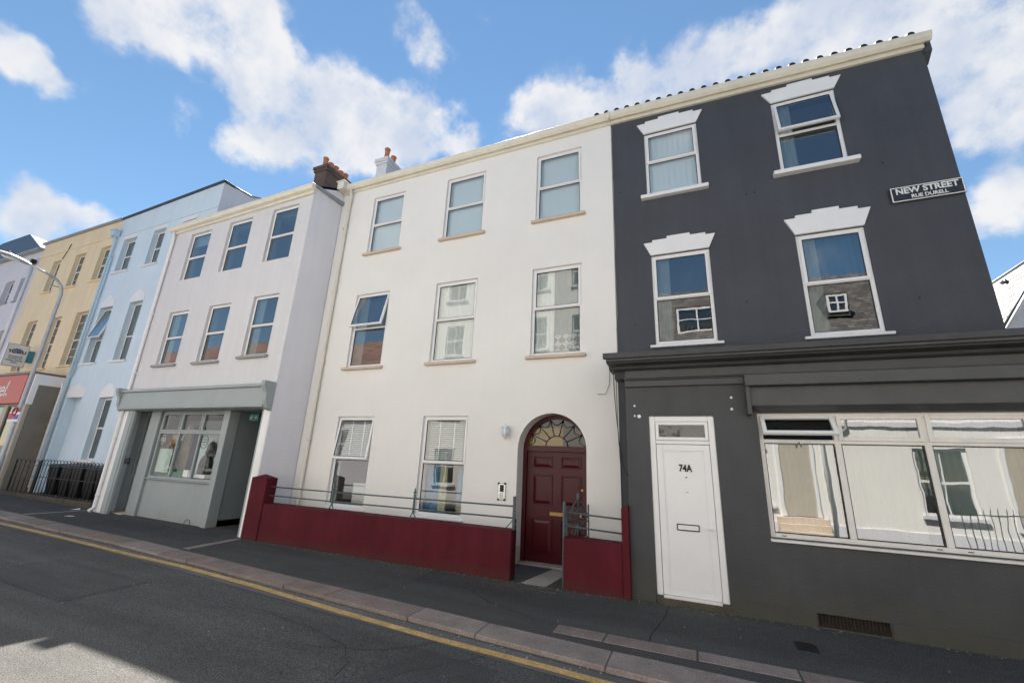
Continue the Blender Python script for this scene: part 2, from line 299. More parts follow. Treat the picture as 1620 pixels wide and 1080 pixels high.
# ---------------------------------------------------------------- mesh builder and scene tree
ORG = {}
def org(o):
    return ORG.get(o.name, Vector((0, 0, 0))) if o is not None else Vector((0, 0, 0))
class MB:
    def __init__(s): s.v = []; s.f = []; s.sm = set()
    def add(s, vs, fs, smooth=False):
        n = len(s.v); s.v += [Vector(p) for p in vs]
        for f in fs:
            if smooth: s.sm.add(len(s.f))
            s.f.append([i + n for i in f])
        return s
    def box(s, x0, x1, y0, y1, z0, z1, fn=None):
        if x0 > x1: x0, x1 = x1, x0
        if y0 > y1: y0, y1 = y1, y0
        if z0 > z1: z0, z1 = z1, z0
        vs = [(x0, y0, z0), (x1, y0, z0), (x1, y1, z0), (x0, y1, z0), (x0, y0, z1), (x1, y0, z1), (x1, y1, z1), (x0, y1, z1)]
        if fn: vs = [fn(Vector(p)) for p in vs]
        return s.add(vs, [(0, 3, 2, 1), (4, 5, 6, 7), (0, 1, 5, 4), (1, 2, 6, 5), (2, 3, 7, 6), (3, 0, 4, 7)])
    def hexa(s, vs):
        return s.add(vs, [(0, 3, 2, 1), (4, 5, 6, 7), (0, 1, 5, 4), (1, 2, 6, 5), (2, 3, 7, 6), (3, 0, 4, 7)])
    def quad(s, *p): return s.add(p, [tuple(range(len(p)))])
    def prism_y(s, poly, y0, y1):
        """polygon of (x, z), anticlockwise seen from -Y, pushed from y0 back to y1"""
        n = len(poly)
        vs = [(x, y0, z) for x, z in poly] + [(x, y1, z) for x, z in poly]
        return s.add(vs, [tuple(range(n)), tuple(range(2 * n - 1, n - 1, -1))] + [(i, i + n, (i + 1) % n + n, (i + 1) % n) for i in range(n)])
    def prism_x(s, poly, x0, x1, z1off=0):
        """polygon of (y, z) swept along x; z1off tilts the far end"""
        n = len(poly)
        vs = [(x0, y, z) for y, z in poly] + [(x1, y, z + z1off) for y, z in poly]
        return s.add(vs, [tuple(range(n - 1, -1, -1)), tuple(range(n, 2 * n))] + [(i, (i + 1) % n, (i + 1) % n + n, i + n) for i in range(n)])
    def prism_z(s, poly, z0, z1):
        n = len(poly)
        vs = [(x, y, z0) for x, y in poly] + [(x, y, z1) for x, y in poly]
        return s.add(vs, [tuple(range(n - 1, -1, -1)), tuple(range(n, 2 * n))] + [(i, (i + 1) % n, (i + 1) % n + n, i + n) for i in range(n)])
    def tube(s, pts, r, n=8, caps=True):
        pts = [Vector(p) for p in pts]; rings = []
        rr = r if isinstance(r, (list, tuple)) else [r] * len(pts)
        prev = None
        for i, p in enumerate(pts):
            a = pts[max(i - 1, 0)]; b = pts[min(i + 1, len(pts) - 1)]
            t = (b - a).normalized()
            ref = prev if prev is not None else (Vector((0, 0, 1)) if abs(t.z) < .9 else Vector((0, 1, 0)))
            u = t.cross(ref)
            if u.length < 1e-5: u = t.cross(Vector((1, 0, 0)))
            u.normalize(); w = u.cross(t).normalized(); prev = w
            rings.append([p + rr[i] * (math.cos(k * 2 * math.pi / n) * u + math.sin(k * 2 * math.pi / n) * w) for k in range(n)])
        base = len(s.v)
        for g in rings: s.v += g
        for i in range(len(rings) - 1):
            for k in range(n):
                s.sm.add(len(s.f))
                s.f.append([base + i * n + k, base + i * n + (k + 1) % n, base + (i + 1) * n + (k + 1) % n, base + (i + 1) * n + k])
        if caps:
            s.f.append([base + k for k in range(n - 1, -1, -1)]); s.f.append([base + (len(rings) - 1) * n + k for k in range(n)])
        return s
    def lathe(s, c, prof, n=14):
        """profile of (radius, z) turned round a vertical axis through c"""
        base = len(s.v)
        for r, z in prof:
            for k in range(n):
                a = k * 2 * math.pi / n; s.v.append(Vector((c[0] + r * math.cos(a), c[1] + r * math.sin(a), c[2] + z)))
        for i in range(len(prof) - 1):
            for k in range(n):
                s.sm.add(len(s.f)); s.f.append([base + i * n + k, base + i * n + (k + 1) % n, base + (i + 1) * n + (k + 1) % n, base + (i + 1) * n + k])
        s.f.append([base + k for k in range(n - 1, -1, -1)]); s.f.append([base + (len(prof) - 1) * n + k for k in range(n)])
        return s
    def build(s, name, mat, parent=None, bevel=0, at=None):
        me = bpy.data.meshes.new(name)
        o0 = Vector(at) if at is not None else org(parent)
        me.from_pydata([p - o0 for p in s.v], [], s.f); me.materials.append(mat)
        for i in s.sm: me.polygons[i].use_smooth = True
        me.update()
        o = bpy.data.objects.new(name, me); col.objects.link(o)
        if parent is not None:
            o.parent = parent
        elif at is not None: o.location = at
        ORG[o.name] = o0
        if bevel:
            b = o.modifiers.new('bevel', 'BEVEL'); b.width = bevel; b.segments = 1; b.limit_method = 'ANGLE'; b.angle_limit = R(40)
        return o
def thing(name, loc, label, cat, group=None):
    o = bpy.data.objects.new(name, None); col.objects.link(o); o.location = loc; o.empty_display_size = .2
    o['label'] = label; o['category'] = cat
    if group: o['group'] = group
    ORG[o.name] = Vector(loc)
    return o
def tag(o, label, cat, group=None):
    o['label'] = label; o['category'] = cat
    if group: o['group'] = group
    return o
def struct(o, kind='structure'):
    o['kind'] = kind
    return o
def copy_tree(o, parent=None, loc=None, label=None):
    c = o.copy(); col.objects.link(c); c.parent = parent
    ORG[c.name] = ORG.get(o.name, Vector((0, 0, 0)))
    if loc is not None: c.location = loc
    if label: c['label'] = label
    for ch in list(o.children): copy_tree(ch, c)
    return c
def box(name, mat, parent, x0, x1, y0, y1, z0, z1, bevel=0):
    return MB().box(x0, x1, y0, y1, z0, z1).build(name, mat, parent, bevel)

def wall_y(name, mat, parent, x0, x1, z0, z1, Y, holes=(), reveal=.12, top=None, face=-1, thick=.25):
    """a wall facing the street with real openings; reveal = depth of the jambs. top=(zl, zr) tilts the head. face -1 faces -Y"""
    xs = sorted({x0, x1, *[h[0] for h in holes], *[h[1] for h in holes]})
    zs = sorted({z0, z1, *[h[2] for h in holes], *[h[3] for h in holes]})
    xs = [x for x in xs if x0 <= x <= x1]; zs = [z for z in zs if z0 <= z <= z1]
    b = MB(); k = -face
    def zt(x, z): return z if top is None or z < z1 else top[0] + (top[1] - top[0]) * (x - x0) / (x1 - x0)
    for i in range(len(xs) - 1):
        for j in range(len(zs) - 1):
            cx = (xs[i] + xs[i + 1]) / 2; cz = (zs[j] + zs[j + 1]) / 2
            if any(h[0] < cx < h[1] and h[2] < cz < h[3] for h in holes): continue
            a, c, d, e = xs[i], xs[i + 1], zs[j], zs[j + 1]
            for yy, flip in ((Y, face < 0), (Y + k * thick, face > 0)):
                q = [(a, yy, zt(a, d)), (c, yy, zt(c, d)), (c, yy, zt(c, e)), (a, yy, zt(a, e))]
                b.quad(*(q if flip else q[::-1]))
    for h in holes:
        a, c, d, e = h[:4]; r_ = Y + k * thick
        for q in ([(a, Y, d), (a, Y, e), (a, r_, e), (a, r_, d)], [(c, Y, e), (c, Y, d), (c, r_, d), (c, r_, e)],
                  [(a, Y, e), (c, Y, e), (c, r_, e), (a, r_, e)], [(c, Y, d), (a, Y, d), (a, r_, d), (c, r_, d)]):
            b.quad(*(q if face < 0 else q[::-1]))
    # outer rim
    r_ = Y + k * thick
    for q in ([(x0, Y, z0), (x0, r_, z0), (x0, r_, zt(x0, z1)), (x0, Y, zt(x0, z1))], [(x1, Y, z0), (x1, Y, zt(x1, z1)), (x1, r_, zt(x1, z1)), (x1, r_, z0)],
              [(x0, Y, zt(x0, z1)), (x0, r_, zt(x0, z1)), (x1, r_, zt(x1, z1)), (x1, Y, zt(x1, z1))]):
        b.quad(*(q if face < 0 else q[::-1]))
    return b.build(name, mat, parent)

def ring(b, x0, x1, z0, z1, y0, y1, w, wb=None, fn=None):
    wb = w if wb is None else wb
    b.box(x0, x0 + w, y0, y1, z0, z1, fn); b.box(x1 - w, x1, y0, y1, z0, z1, fn)
    b.box(x0 + w, x1 - w, y0, y1, z1 - w, z1, fn); b.box(x0 + w, x1 - w, y0, y1, z0, z0 + wb, fn)
    return b

def drape(x0, x1, z0, z1, y, folds=9, amp=.03, lean=0):
    b = MB(); n = folds * 4; vs = []
    for j in range(3):
        for i in range(n + 1):
            t = i / n; x = x0 + (x1 - x0) * t
            vs.append((x + lean * (1 - j / 2), y + amp * math.sin(t * folds * 2 * math.pi + .6 * j) * (1.1 - .2 * j), z0 + (z1 - z0) * j / 2))
    fs = [(j * (n + 1) + i, j * (n + 1) + i + 1, (j + 1) * (n + 1) + i + 1, (j + 1) * (n + 1) + i) for j in range(2) for i in range(n)]
    return b.add(vs, fs, True)

def window(par, x0, x1, z0, z1, Y, split=.5, fw=.06, sw=.05, sash='upper', opn=0, g=GLASS, mat=UPVC, inside=None, sill=None, bars=0, mull=0, lowbars=False, d=.07):
    """window part > frame mesh itself, sashes, panes, sill, what hangs inside. Y = outer face of the frame"""
    b = MB(); ring(b, x0, x1, z0, z1, Y, Y + d, fw)
    zm = z0 + (z1 - z0) * split
    b.box(x0 + fw, x1 - fw, Y + .002, Y + d - .002, zm - .025, zm + .025)
    w = b.build('window', mat, par, bevel=.006)
    # lower light
    def pane(a, c, e, f, y, fn=None):
        q = [Vector((a, y, e)), Vector((c, y, e)), Vector((c, y, f)), Vector((a, y, f))]
        q += [p + Vector((0, .012, 0)) for p in q]
        if fn: q = [fn(p) for p in q]
        MB().quad(*q[:4]).build('pane', g, w)
    gb = MB(); ring(gb, x0 + fw, x1 - fw, z0 + fw, zm - .025, Y + .018, Y + .030, .012); gb.build('gasket', GASKET, w)
    pane(x0 + fw + .004, x1 - fw - .004, z0 + fw + .004, zm - .029, Y + .026)
    if lowbars:
        s = MB(); ring(s, x0 + fw, x1 - fw, z0 + fw, zm - .025, Y + .010, Y + .035, .035); s.build('sash', mat, w)
    # upper light
    a, c, e, f = (x0 + fw * .55, x1 - fw * .55, zm - .012, z1 - fw * .55) if sash == 'upper' else (x0 + fw, x1 - fw, zm + .025, z1 - fw)
    fn = None
    if opn:
        ca, sa = math.cos(R(opn)), math.sin(R(opn)); hy, hz = Y, f
        fn = lambda p: Vector((p.x, hy + (p.y - hy) * ca - (hz - p.z) * sa, hz - (hz - p.z) * ca - (p.y - hy) * sa))
    y0 = Y - .014 if sash == 'upper' else Y + .008
    s = MB(); ring(s, a, c, e, f, y0, y0 + .05, sw, fn=fn); s.build('sash', mat, w, bevel=.005)
    gb = MB(); ring(gb, a + sw, c - sw, e + sw, f - sw, y0 + .012, y0 + .024, .010, fn=fn); gb.build('gasket', GASKET, w)
    pane(a + sw + .004, c - sw - .004, e + sw + .004, f - sw - .004, y0 + .02, fn)
    if bars or mull:
        gbm = MB()
        for (lo, hi, yy) in ((e + sw, f - sw, y0 + .008), (z0 + fw, zm - .025, Y + .012)):
            for k in range(1, bars + 1):
                zz = lo + (hi - lo) * k / (bars + 1); gbm.box(a + sw, c - sw, yy, yy + .024, zz - .009, zz + .009)
            for k in range(1, mull + 1):
                xx = a + sw + (c - a - 2 * sw) * k / (mull + 1); gbm.box(xx - .009, xx + .009, yy - .002, yy + .026, lo, hi)
        gbm.build('glazing_bar', mat, w)
    if inside:
        for kind in (inside if isinstance(inside, (list, tuple)) else [inside]):
            yb = Y + .095; A, B, E, F = x0 + .02, x1 - .02, z0 + .03, z1 - .03; W_ = B - A
            if kind == 'blind':
                box('blind', BLIND, w, A, B, yb, yb + .004, E, F)
            elif kind == 'vertical_blind':
                n = 9; s = MB()
                for k in range(n):
                    xx = A + W_ * (k + .5) / n; s.quad((xx - W_ / n * .52, yb - .01, E), (xx + W_ / n * .52, yb + .012, E), (xx + W_ / n * .52, yb + .012, F), (xx - W_ / n * .52, yb - .01, F))
                s.build('blind', BLIND, w)
            elif kind == 'slats' or kind == 'slats_top':
                s = MB(); lo = E if kind == 'slats' else zm + .02; n = int((F - lo) / .042)
                for k in range(n):
                    zz = lo + .042 * (k + .5); s.hexa([(A, yb - .016, zz - .012), (B, yb - .016, zz - .012), (B, yb + .016, zz + .010), (A, yb + .016, zz + .010), (A, yb - .016, zz - .008), (B, yb - .016, zz - .008), (B, yb + .016, zz + .014), (A, yb + .016, zz + .014)])
                for k in (1, 2): 
                    xx = A + W_ * k / 3; s.box(xx - .012, xx + .012, yb - .022, yb - .019, lo, F)
                s.build('blind', SLATM, w)
            elif kind == 'net': drape(A, B, E, F, yb, 9, .012).build('net_curtain', NET, w)
            elif kind == 'thin_net': drape(A, B, E, F, yb, 9, .012).build('net_curtain', NETD, w)
            elif kind == 'lace':
                drape(A + W_ * .42, B, E + .42, F, yb, 6, .016).build('net_curtain', NETD, w)
                drape(A + W_ * .42, B, E, E + .42, yb, 6, .016).build('lace_hem', LACE, w)
                drape(A, A + W_ * .42, E, F, yb, 5, .012).build('net_curtain', NET, w)
            elif kind == 'drapes':
                drape(A, A + W_ * .25, E, F, yb + .05, 4, .03).build('curtain', DRAPEC, w); drape(B - W_ * .2, B, E, F, yb + .05, 3, .03).build('curtain', DRAPEC, w)
            elif kind == 'blue_drapes': drape(A, B, zm, F, yb + .04, 9, .03).build('curtain', DRAPEB, w)
            elif kind == 'blue_top': drape(A, B, zm - .02, F, yb + .04, 8, .035).build('curtain', DRAPE, w)
            elif kind == 'half_blind': box('blind', BLIND, w, A, B, yb, yb + .004, zm + (F - zm) * .55, F)
            elif kind == 'side_net': drape(A, A + W_ * .3, E, F, yb, 4, .02).build('net_curtain', NET, w)
    if sill:
        sm, ex, hh, pr, wy = sill   # material, overhang, height, projection, wall plane
        MB().hexa([(x0 - ex, wy - pr, z0 - hh), (x1 + ex, wy - pr, z0 - hh), (x1 + ex, Y + d, z0 - hh), (x0 - ex, Y + d, z0 - hh),
                   (x0 - ex, wy - pr, z0 - .012), (x1 + ex, wy - pr, z0 - .012), (x1 + ex, Y + d, z0), (x0 - ex, Y + d, z0)]).build('sill', sm, w, bevel=.008)
    return w

def interior(par, x0, x1, y0, y1, floors, label=None):
    """back wall, side walls and floors behind the windows"""
    ztop = floors[-1]
    MB().quad((x0, y1, 0), (x1, y1, 0), (x1, y1, ztop), (x0, y1, ztop)).build('room_wall', ROOMW, par)
    b = MB()
    for z in floors[1:]: b.box(x0, x1, y0, y1 - .01, z - .28, z)
    b.build('floor_slab', ROOMW, par)
def partitions(par, xs, y0, y1, z1):
    b = MB()
    for x in xs: b.box(x - .06, x + .06, y0 + .01, y1 - .02, 2.95, z1)
    b.build('room_partition', ROOMW, par)

def text(parent, body, loc, size, mat, rot=(math.pi / 2, 0, 0), name='lettering', ext=.004, bold=0, shear=0, width=None, align='CENTER'):
    c = bpy.data.curves.new(name, 'FONT'); c.body = body; c.size = size; c.extrude = ext; c.align_x = align; c.align_y = 'CENTER'
    c.offset = bold; c.shear = shear; c.resolution_u = 3
    c.materials.append(mat)
    o = bpy.data.objects.new(name, c); col.objects.link(o)
    bpy.context.view_layer.update()
    me = bpy.data.meshes.new_from_object(o, depsgraph=bpy.context.evaluated_depsgraph_get())
    bpy.data.objects.remove(o)
    q = bpy.data.objects.new(name, me); col.objects.link(q); q.parent = parent
    q.location = Vector(loc) - org(parent); q.rotation_euler = rot
    if width:
        xs_ = [v.co.x for v in me.vertices]; q.scale = (width / (max(xs_) - min(xs_)), 1, 1)
    ORG[q.name] = org(parent)
    return q
def gz(x): return min(.16, max(0., (-9 - x) * .012))

# ---------------------------------------------------------------- ground, road, pavements
KF = [(-60, 5.30), (-30, 5.25), (-16, 5.16), (-13.1, 5.12), (-11.2, 5.12), (-9.7, 5.11), (-7.7, 4.99), (-5.9, 4.85), (-4.33, 4.73), (-2.7, 4.61), (-1.83, 4.54), (-1.16, 4.50), (-.46, 4.45), (1.5, 4.38), (6, 4.3), (30, 4.1)]
KB = [(-60, 5.72), (-30, 5.66), (-16, 5.57), (-12.2, 5.53), (-9.9, 5.51), (-7.8, 5.38), (-5.9, 5.21), (-4.6, 5.12), (-3.45, 5.04), (-2.7, 4.99), (-1.83, 4.91), (-1.16, 4.87), (-.38, 4.86), (1.5, 4.80), (6, 4.72), (30, 4.52)]
KERB_H = .038
def interp(pl, x):
    for (a, b), (c, d) in zip(pl, pl[1:]):
        if a <= x <= c: return b + (d - b) * (x - a) / (c - a)
    return pl[0][1] if x < pl[0][0] else pl[-1][1]
xs = [-60 + .9 * i for i in range(101)]
MB().quad((-600, -600, -.22), (600, -600, -.22), (600, 600, -.22), (-600, 600, -.22)).build('ground', EARTH)['kind'] = 'structure'
b = MB()
for a, c in zip(xs, xs[1:]):
    b.quad((a, -.25, gz(a) - .06), (c, -.25, gz(c) - .06), (c, interp(KF, c) + .03, gz(c) - KERB_H - .006), (a, interp(KF, a) + .03, gz(a) - KERB_H - .006))
road = struct(b.build('road', ROADM))
b = MB()
for a, c in zip(xs, xs[1:]):
    b.quad((a, interp(KB, a) - .01, gz(a)), (c, interp(KB, c) - .01, gz(c)), (c, 20, gz(c) + .02), (a, 20, gz(a) + .02))
    b.quad((a, interp(KB, a) - .01, gz(a) - .2), (c, interp(KB, c) - .01, gz(c) - .2), (c, interp(KB, c) - .01, gz(c)), (a, interp(KB, a) - .01, gz(a)))
pave = struct(b.build('pavement', PAVEM))
b = MB()
for a, c in zip(xs, xs[1:]):
    b.hexa([(a, -4, gz(a) - .2), (c, -4, gz(c) - .2), (c, -.5, gz(c) - .2), (a, -.5, gz(a) - .2), (a, -4, gz(a) + .02), (c, -4, gz(c) + .02), (c, -.5, gz(c)), (a, -.5, gz(a))])
pave2 = struct(b.build('pavement', PAVEM))
# kerb stones, one by one
kerb = struct(MB().quad((-60, 5.31, gz(-60) - .2), (30, 4.2, -.2), (30, 4.4, -.2), (-60, 5.5, gz(-60) - .2)).build('kerb', SOIL))
x = -34.0; rk = random.Random(3); gm = [GRANITE, GRANITE, GRANITE2, GRANITE3]
while x < 9:
    ln = rk.choice([1.1, 1.25, .85, 1.45, .95, 1.3]) * (1 if x < -9 else .95); c = x + ln
    dz = rk.uniform(-.004, .004); g = .003; dy = rk.uniform(-.014, .014)
    p = lambda X, Y, Z: (X, Y, Z)
    z0, z1 = gz(x) + dz + .004, gz(c) + dz * .3 + .004
    vs = [(x + g, interp(KF, x) + dy, z0 - .22), (c - g, interp(KF, c) + dy, z1 - .22), (c - g, interp(KB, c), z1 - .22), (x + g, interp(KB, x), z0 - .22),
          (x + g, interp(KF, x) + dy + .012, z0 - .008), (c - g, interp(KF, c) + dy + .012, z1 - .008), (c - g, interp(KB, c), z1), (x + g, interp(KB, x), z0)]
    MB().hexa(vs).build('kerb_stone', rk.choice(gm), kerb, bevel=.009)
    x = c
# second row of flat stones beside the kerb on the right, boundary strips across the pavement
x = -1.66
for ln in (.62, .9, .85, 1.0, .8, 1.1, .9, 1.2):
    y0, y1 = 5.05 + .01 * rk.random(), 5.30 + .02 * rk.random(); c = x + ln - .012
    MB().hexa([(x, y0, -.08), (c, y0, -.08), (c, y1, -.08), (x, y1, -.08), (x + (.08 if ln == .62 else 0), y0, .006), (c, y0, .006), (c, y1, .006), (x + (.08 if ln == .62 else 0), y1, .006)]).build('paving_stone', rk.choice(gm[:3]), pave, bevel=.008)
    x += ln
for (ax, ay, bx_, by_, w, n) in ((-8.72, 5.52, -8.93, 6.72, .17, 2), (-15.15, 5.60, -15.2, 7.0, .14, 2)):
    for k in range(n):
        t0, t1 = k / n, (k + 1) / n - .01
        P = [(ax + (bx_ - ax) * t, ay + (by_ - ay) * t) for t in (t0, t1)]
        z = gz(ax)
        MB().hexa([(P[0][0] - w / 2, P[0][1], z - .06), (P[0][0] + w / 2, P[0][1], z - .06), (P[1][0] + w / 2, P[1][1], z - .06), (P[1][0] - w / 2, P[1][1], z - .06),
                   (P[0][0] - w / 2, P[0][1], z + .006), (P[0][0] + w / 2, P[0][1], z + .006), (P[1][0] + w / 2, P[1][1], z + .006), (P[1][0] - w / 2, P[1][1], z + .006)]).build('boundary_stone', GRANITE2, pave, bevel=.005)
def ribbon(pts, w, z, jit=0, seed=1, end=1):
    """flat strip along a polyline, on the ground"""
    rr = random.Random(seed); b = MB(); q = []
    dense = []
    for (a, b_), (c, d) in zip(pts, pts[1:]):
        n = max(1, int(math.hypot(c - a, d - b_) / .12)) if jit else 1
        for k in range(n): dense.append((a + (c - a) * k / n, b_ + (d - b_) * k / n))
    dense.append(pts[-1])
    for i, (x, y) in enumerate(dense):
        A = dense[max(0, i - 1)]; B = dense[min(len(dense) - 1, i + 1)]
        t = Vector((B[0] - A[0], B[1] - A[1], 0)).normalized(); n = Vector((-t.y, t.x, 0))
        o = rr.uniform(-jit, jit); ww = w * (rr.uniform(.4, 1.3) if jit else 1)
        zz = z(x, y) if callable(z) else z
        q.append((Vector((x, y, zz)) + n * (o + ww / 2), Vector((x, y, zz)) + n * (o - ww / 2)))
    for (a, c), (d, e) in zip(q, q[1:]): b.quad(c, e, d, a)
    return b
def roadz(x, y):
    t = (y + .25) / (interp(KF, x) + .03 + .25)
    return gz(x) - .06 + t * (.06 - KERB_H - .006)
gut = [(x, interp(KF, x) - .17) for x in [-40 + .9 * i for i in range(56)]]
ribbon(gut, .26, lambda x, y: roadz(x, y) + .004).build('gutter_strip', GUTM, road)
yl = [(-40, 5.02), (-30, 5.0), (-14.05, 4.91), (-12.5, 4.92), (-10.6, 4.90), (-7.7, 4.84), (-5.83, 4.70), (-4.01, 4.50), (-2.65, 4.38), (-1.44, 4.32), (-.91, 4.28), (3, 4.18), (12, 4.0)]
yd = []
for (a, b_), (c, d) in zip(yl, yl[1:]):
    n = max(1, int((c - a) / .9))
    for k in range(n): yd.append((a + (c - a) * k / n, b_ + (d - b_) * k / n))
for i, poly in enumerate(([(-9.5, 3.2), (-7.0, 3.15), (-7.1, 4.1), (-9.6, 4.15)], [(-3.05, 2.4), (-1.9, 2.4), (-1.75, 4.05), (-2.55, 4.1)], [(-16, 2.6), (-12.4, 2.55), (-12.5, 3.25), (-16, 3.3)])):
    MB().quad(*[(x, y, roadz(x, y) + .0035) for x, y in poly]).build('asphalt_patch', ROADM2, road)
yo = ribbon(yd, .105, lambda x, y: roadz(x, y) + .008).build('yellow_line', YELLOW); struct(yo)
for i, pts in enumerate(([(-3.9, 3.55), (-3.4, 3.7), (-2.9, 3.9), (-2.62, 4.22), (-2.45, 4.5)], [(-2.62, 3.35), (-2.42, 3.7), (-2.1, 4.1), (-1.95, 4.4)], [(-4.3, 4.02), (-3.8, 3.95), (-3.3, 3.8), (-3.0, 3.55), (-2.9, 3.2)],
                         [(-5.5, 3.9), (-4.8, 4.1), (-4.3, 4.02)], [(-1.6, 3.3), (-1.5, 3.8), (-1.0, 4.2)], [(-9.5, 3.6), (-8.6, 3.9), (-7.6, 3.8)])):
    ribbon(pts, .007, lambda x, y: roadz(x, y) + .0045, .018, i).build('road_crack', CRACK, road)
for i, pts in enumerate(([(-.62, 5.1), (-.60, 5.6), (-.52, 6.2), (-.5, 6.76)], [(-4.3, 5.15), (-4.0, 5.9), (-4.1, 6.68)], [(-4.1, 6.15), (-3.2, 6.05), (-2.6, 5.6), (-1.9, 5.35)])):
    ribbon(pts, .012, .0045, .008, 20 + i).build('pavement_crack', CRACK, pave)
# patches of newer asphalt in the pavement
for i, poly in enumerate(([(-4.0, 5.95), (-2.2, 5.95), (-2.3, 6.66), (-4.05, 6.66)], [(-15.0, 5.62), (-10.9, 5.60), (-11.0, 6.75), (-15.0, 6.8)])):
    MB().quad(*[(x, y, gz(x) + .0042) for x, y in poly]).build('asphalt_patch', PAVEM2, pave)
# forecourt path to the maroon door
MB().quad((-2.62, 6.70, .005), (-2.22, 6.70, .005), (-2.12, 8.0, .006), (-2.45, 8.0, .006)).build('concrete_strip', CONC, pave)
MB().quad((-2.22, 6.70, .0045), (-1.98, 6.70, .0045), (-1.90, 8.0, .0045), (-2.12, 8.0, .0045)).build('forecourt_paving', PAVEM2, pave)
for k in range(4):
    x = -3.12 + .30 * k
    g_ = MB(); g_.box(x, x + .24, 6.46, 6.60, -.05, .007)
    g_.build('drain_brick', DREDSHOP if False else SOIL, pave, bevel=.006)
b = MB(); b.box(.80, 1.0, 5.88, 6.15, -.04, .006)
cv = tag(b.build('drain_cover', BLACKI, bevel=.004), 'small dark rectangular iron cover set in the asphalt pavement', 'drain cover')
s = MB()
for k in range(4): s.box(.83, .97, 5.92 + .055 * k, 5.94 + .055 * k, .006, .010)
s.build('cover_rib', BLACKI, cv)
# grit, leaf bits: nobody could count them
rg = random.Random(11); b = MB()
for k in range(900):
    if rg.random() < .45:
        x = rg.uniform(-16, 3.5); y = interp(KF, x) - abs(rg.gauss(0, .09)) - .01; z = roadz(x, y) + .006
    elif rg.random() < .6:
        x = rg.uniform(-8.8, 3.6); y = (6.70 if x < -.95 else 6.79) - abs(rg.gauss(0, .06)); z = .003
    else:
        x = rg.uniform(-16, 3.5); y = rg.uniform(2.3, 6.7)
        z = (roadz(x, y) + .003) if y < interp(KF, x) else gz(x) + .004
        if interp(KF, x) - .02 < y < interp(KB, x) + .02: z = gz(x) + .006
    r_ = rg.uniform(.003, .011); a = rg.uniform(0, 3)
    b.add([(x + r_ * math.cos(a + q * 1.57), y + r_ * math.sin(a + q * 1.57), z) for q in range(4)] + [(x, y, z + r_ * .8)], [(0, 1, 4), (1, 2, 4), (2, 3, 4), (3, 0, 4)])
struct(b.build('grit', CONC), 'stuff')
b = MB()
for k in range(260):
    x = rg.choice([rg.uniform(-.98, .3), rg.uniform(-.98, 3.6), rg.uniform(-8.9, -.9)]); y = (6.705 if x < -.97 else 6.785) - abs(rg.gauss(0, .02)); h = rg.uniform(.01, .035)
    a = rg.uniform(-.02, .02)
    b.add([(x, y, 0), (x + .006, y, 0), (x + .003 + a, y - .01, h)], [(0, 1, 2)])
WEED = paint('moss_green', (.09, .11, .03), .9)
struct(b.build('weeds', WEED), 'stuff')
for (x, y, a, lab) in ((-15.5, 6.6, .4, 'crumpled white scrap of paper lying nearest the grey shop on the pavement'), (-14.25, 5.98, 0, 'flat white scrap of paper lying on the pavement close to the kerb')):
    z = gz(x) + .012
    b = MB(); b.add([(x, y, z), (x + .22, y + .03, z + .01), (x + .2, y + .12, z), (x + .1, y + .16, z + .03 * a * 3), (x - .02, y + .11, z + .005)], [(0, 1, 2, 3, 4)])
    b.add([(x, y, z - .003), (x + .22, y + .03, z + .007), (x + .2, y + .12, z - .003), (x + .1, y + .16, z + .03 * a * 3 - .003), (x - .02, y + .11, z + .002)], [(4, 3, 2, 1, 0)])
    tag(b.build('paper_scrap', WHITET), lab, 'litter', 'scraps of paper on the pavement')

# ================================================================ WHITE TOWNHOUSE (set back, Y = 7.75)
WY = 7.75
wh = thing('white_townhouse', (-5, WY, 0), 'cream white rendered three storey townhouse with arched maroon front door', 'house')
W3 = [(-7.70, -6.66), (-5.36, -4.27), (-2.95, -1.90)]; W2 = [(-7.80, -6.745), (-5.39, -4.29), (-2.98, -1.91)]; W1 = [(-7.79, -6.71), (-5.39, -4.29)]
holes = [(a, c, 6.91, 8.60) for a, c in W3] + [(a, c, 3.83, 5.74) for a, c in W2] + [(a, c, .67, 2.645) for a, c in W1]
AX, AR, AS = -2.505, .665, 2.02       # arch centre, radius, spring height
holes_sq = holes + [(AX - AR, AX + AR, 0.0, AS + AR)]
wall_y('wall', WHITE, wh, -8.86, -1.25, 0, 9.05, WY, holes_sq, thick=.30)
# arch spandrels and soffit
b = MB(); n = 20
arc = [(AX + AR * math.cos(math.pi * k / n), AS + AR * math.sin(math.pi * k / n)) for k in range(n + 1)]
for k in range(n):
    (x0, z0), (x1, z1) = arc[k], arc[k + 1]
    b.quad((x1, WY, z1), (x0, WY, z0), (x0, WY, AS + AR), (x1, WY, AS + AR))
    b.quad((x1, WY, z1), (x1, WY + .30, z1), (x0, WY + .30, z0), (x0, WY, z0))
b.build('arch_surround', WHITE, wh)
b = MB()
for s_ in (-1, 1): b.box(AX + s_ * AR - (.115 if s_ < 0 else .004), AX + s_ * AR + (.004 if s_ < 0 else .115), WY - .02, WY + .28, 0, .30)
b.build('stone_plinth', SILLB, wh, bevel=.01)
SB = (SILLB, .08, .075, .085, WY)
ins3 = ['vertical_blind', 'vertical_blind', 'vertical_blind']
for (a, c), i_ in zip(W3, ins3): window(wh, a, c, 6.91, 8.60, WY + .055, .50, inside=i_, sill=SB, g=GLASS)
window(wh, *W2[0], 3.83, 5.74, WY + .055, .52, inside=['blue_top', 'side_net'], sill=SB, opn=13, g=GLASSD)
window(wh, *W2[1], 3.83, 5.74, WY + .055, .52, inside=['net', 'side_net'], sill=SB)
window(wh, *W2[2], 3.83, 5.74, WY + .055, .53, inside='lace', sill=SB)
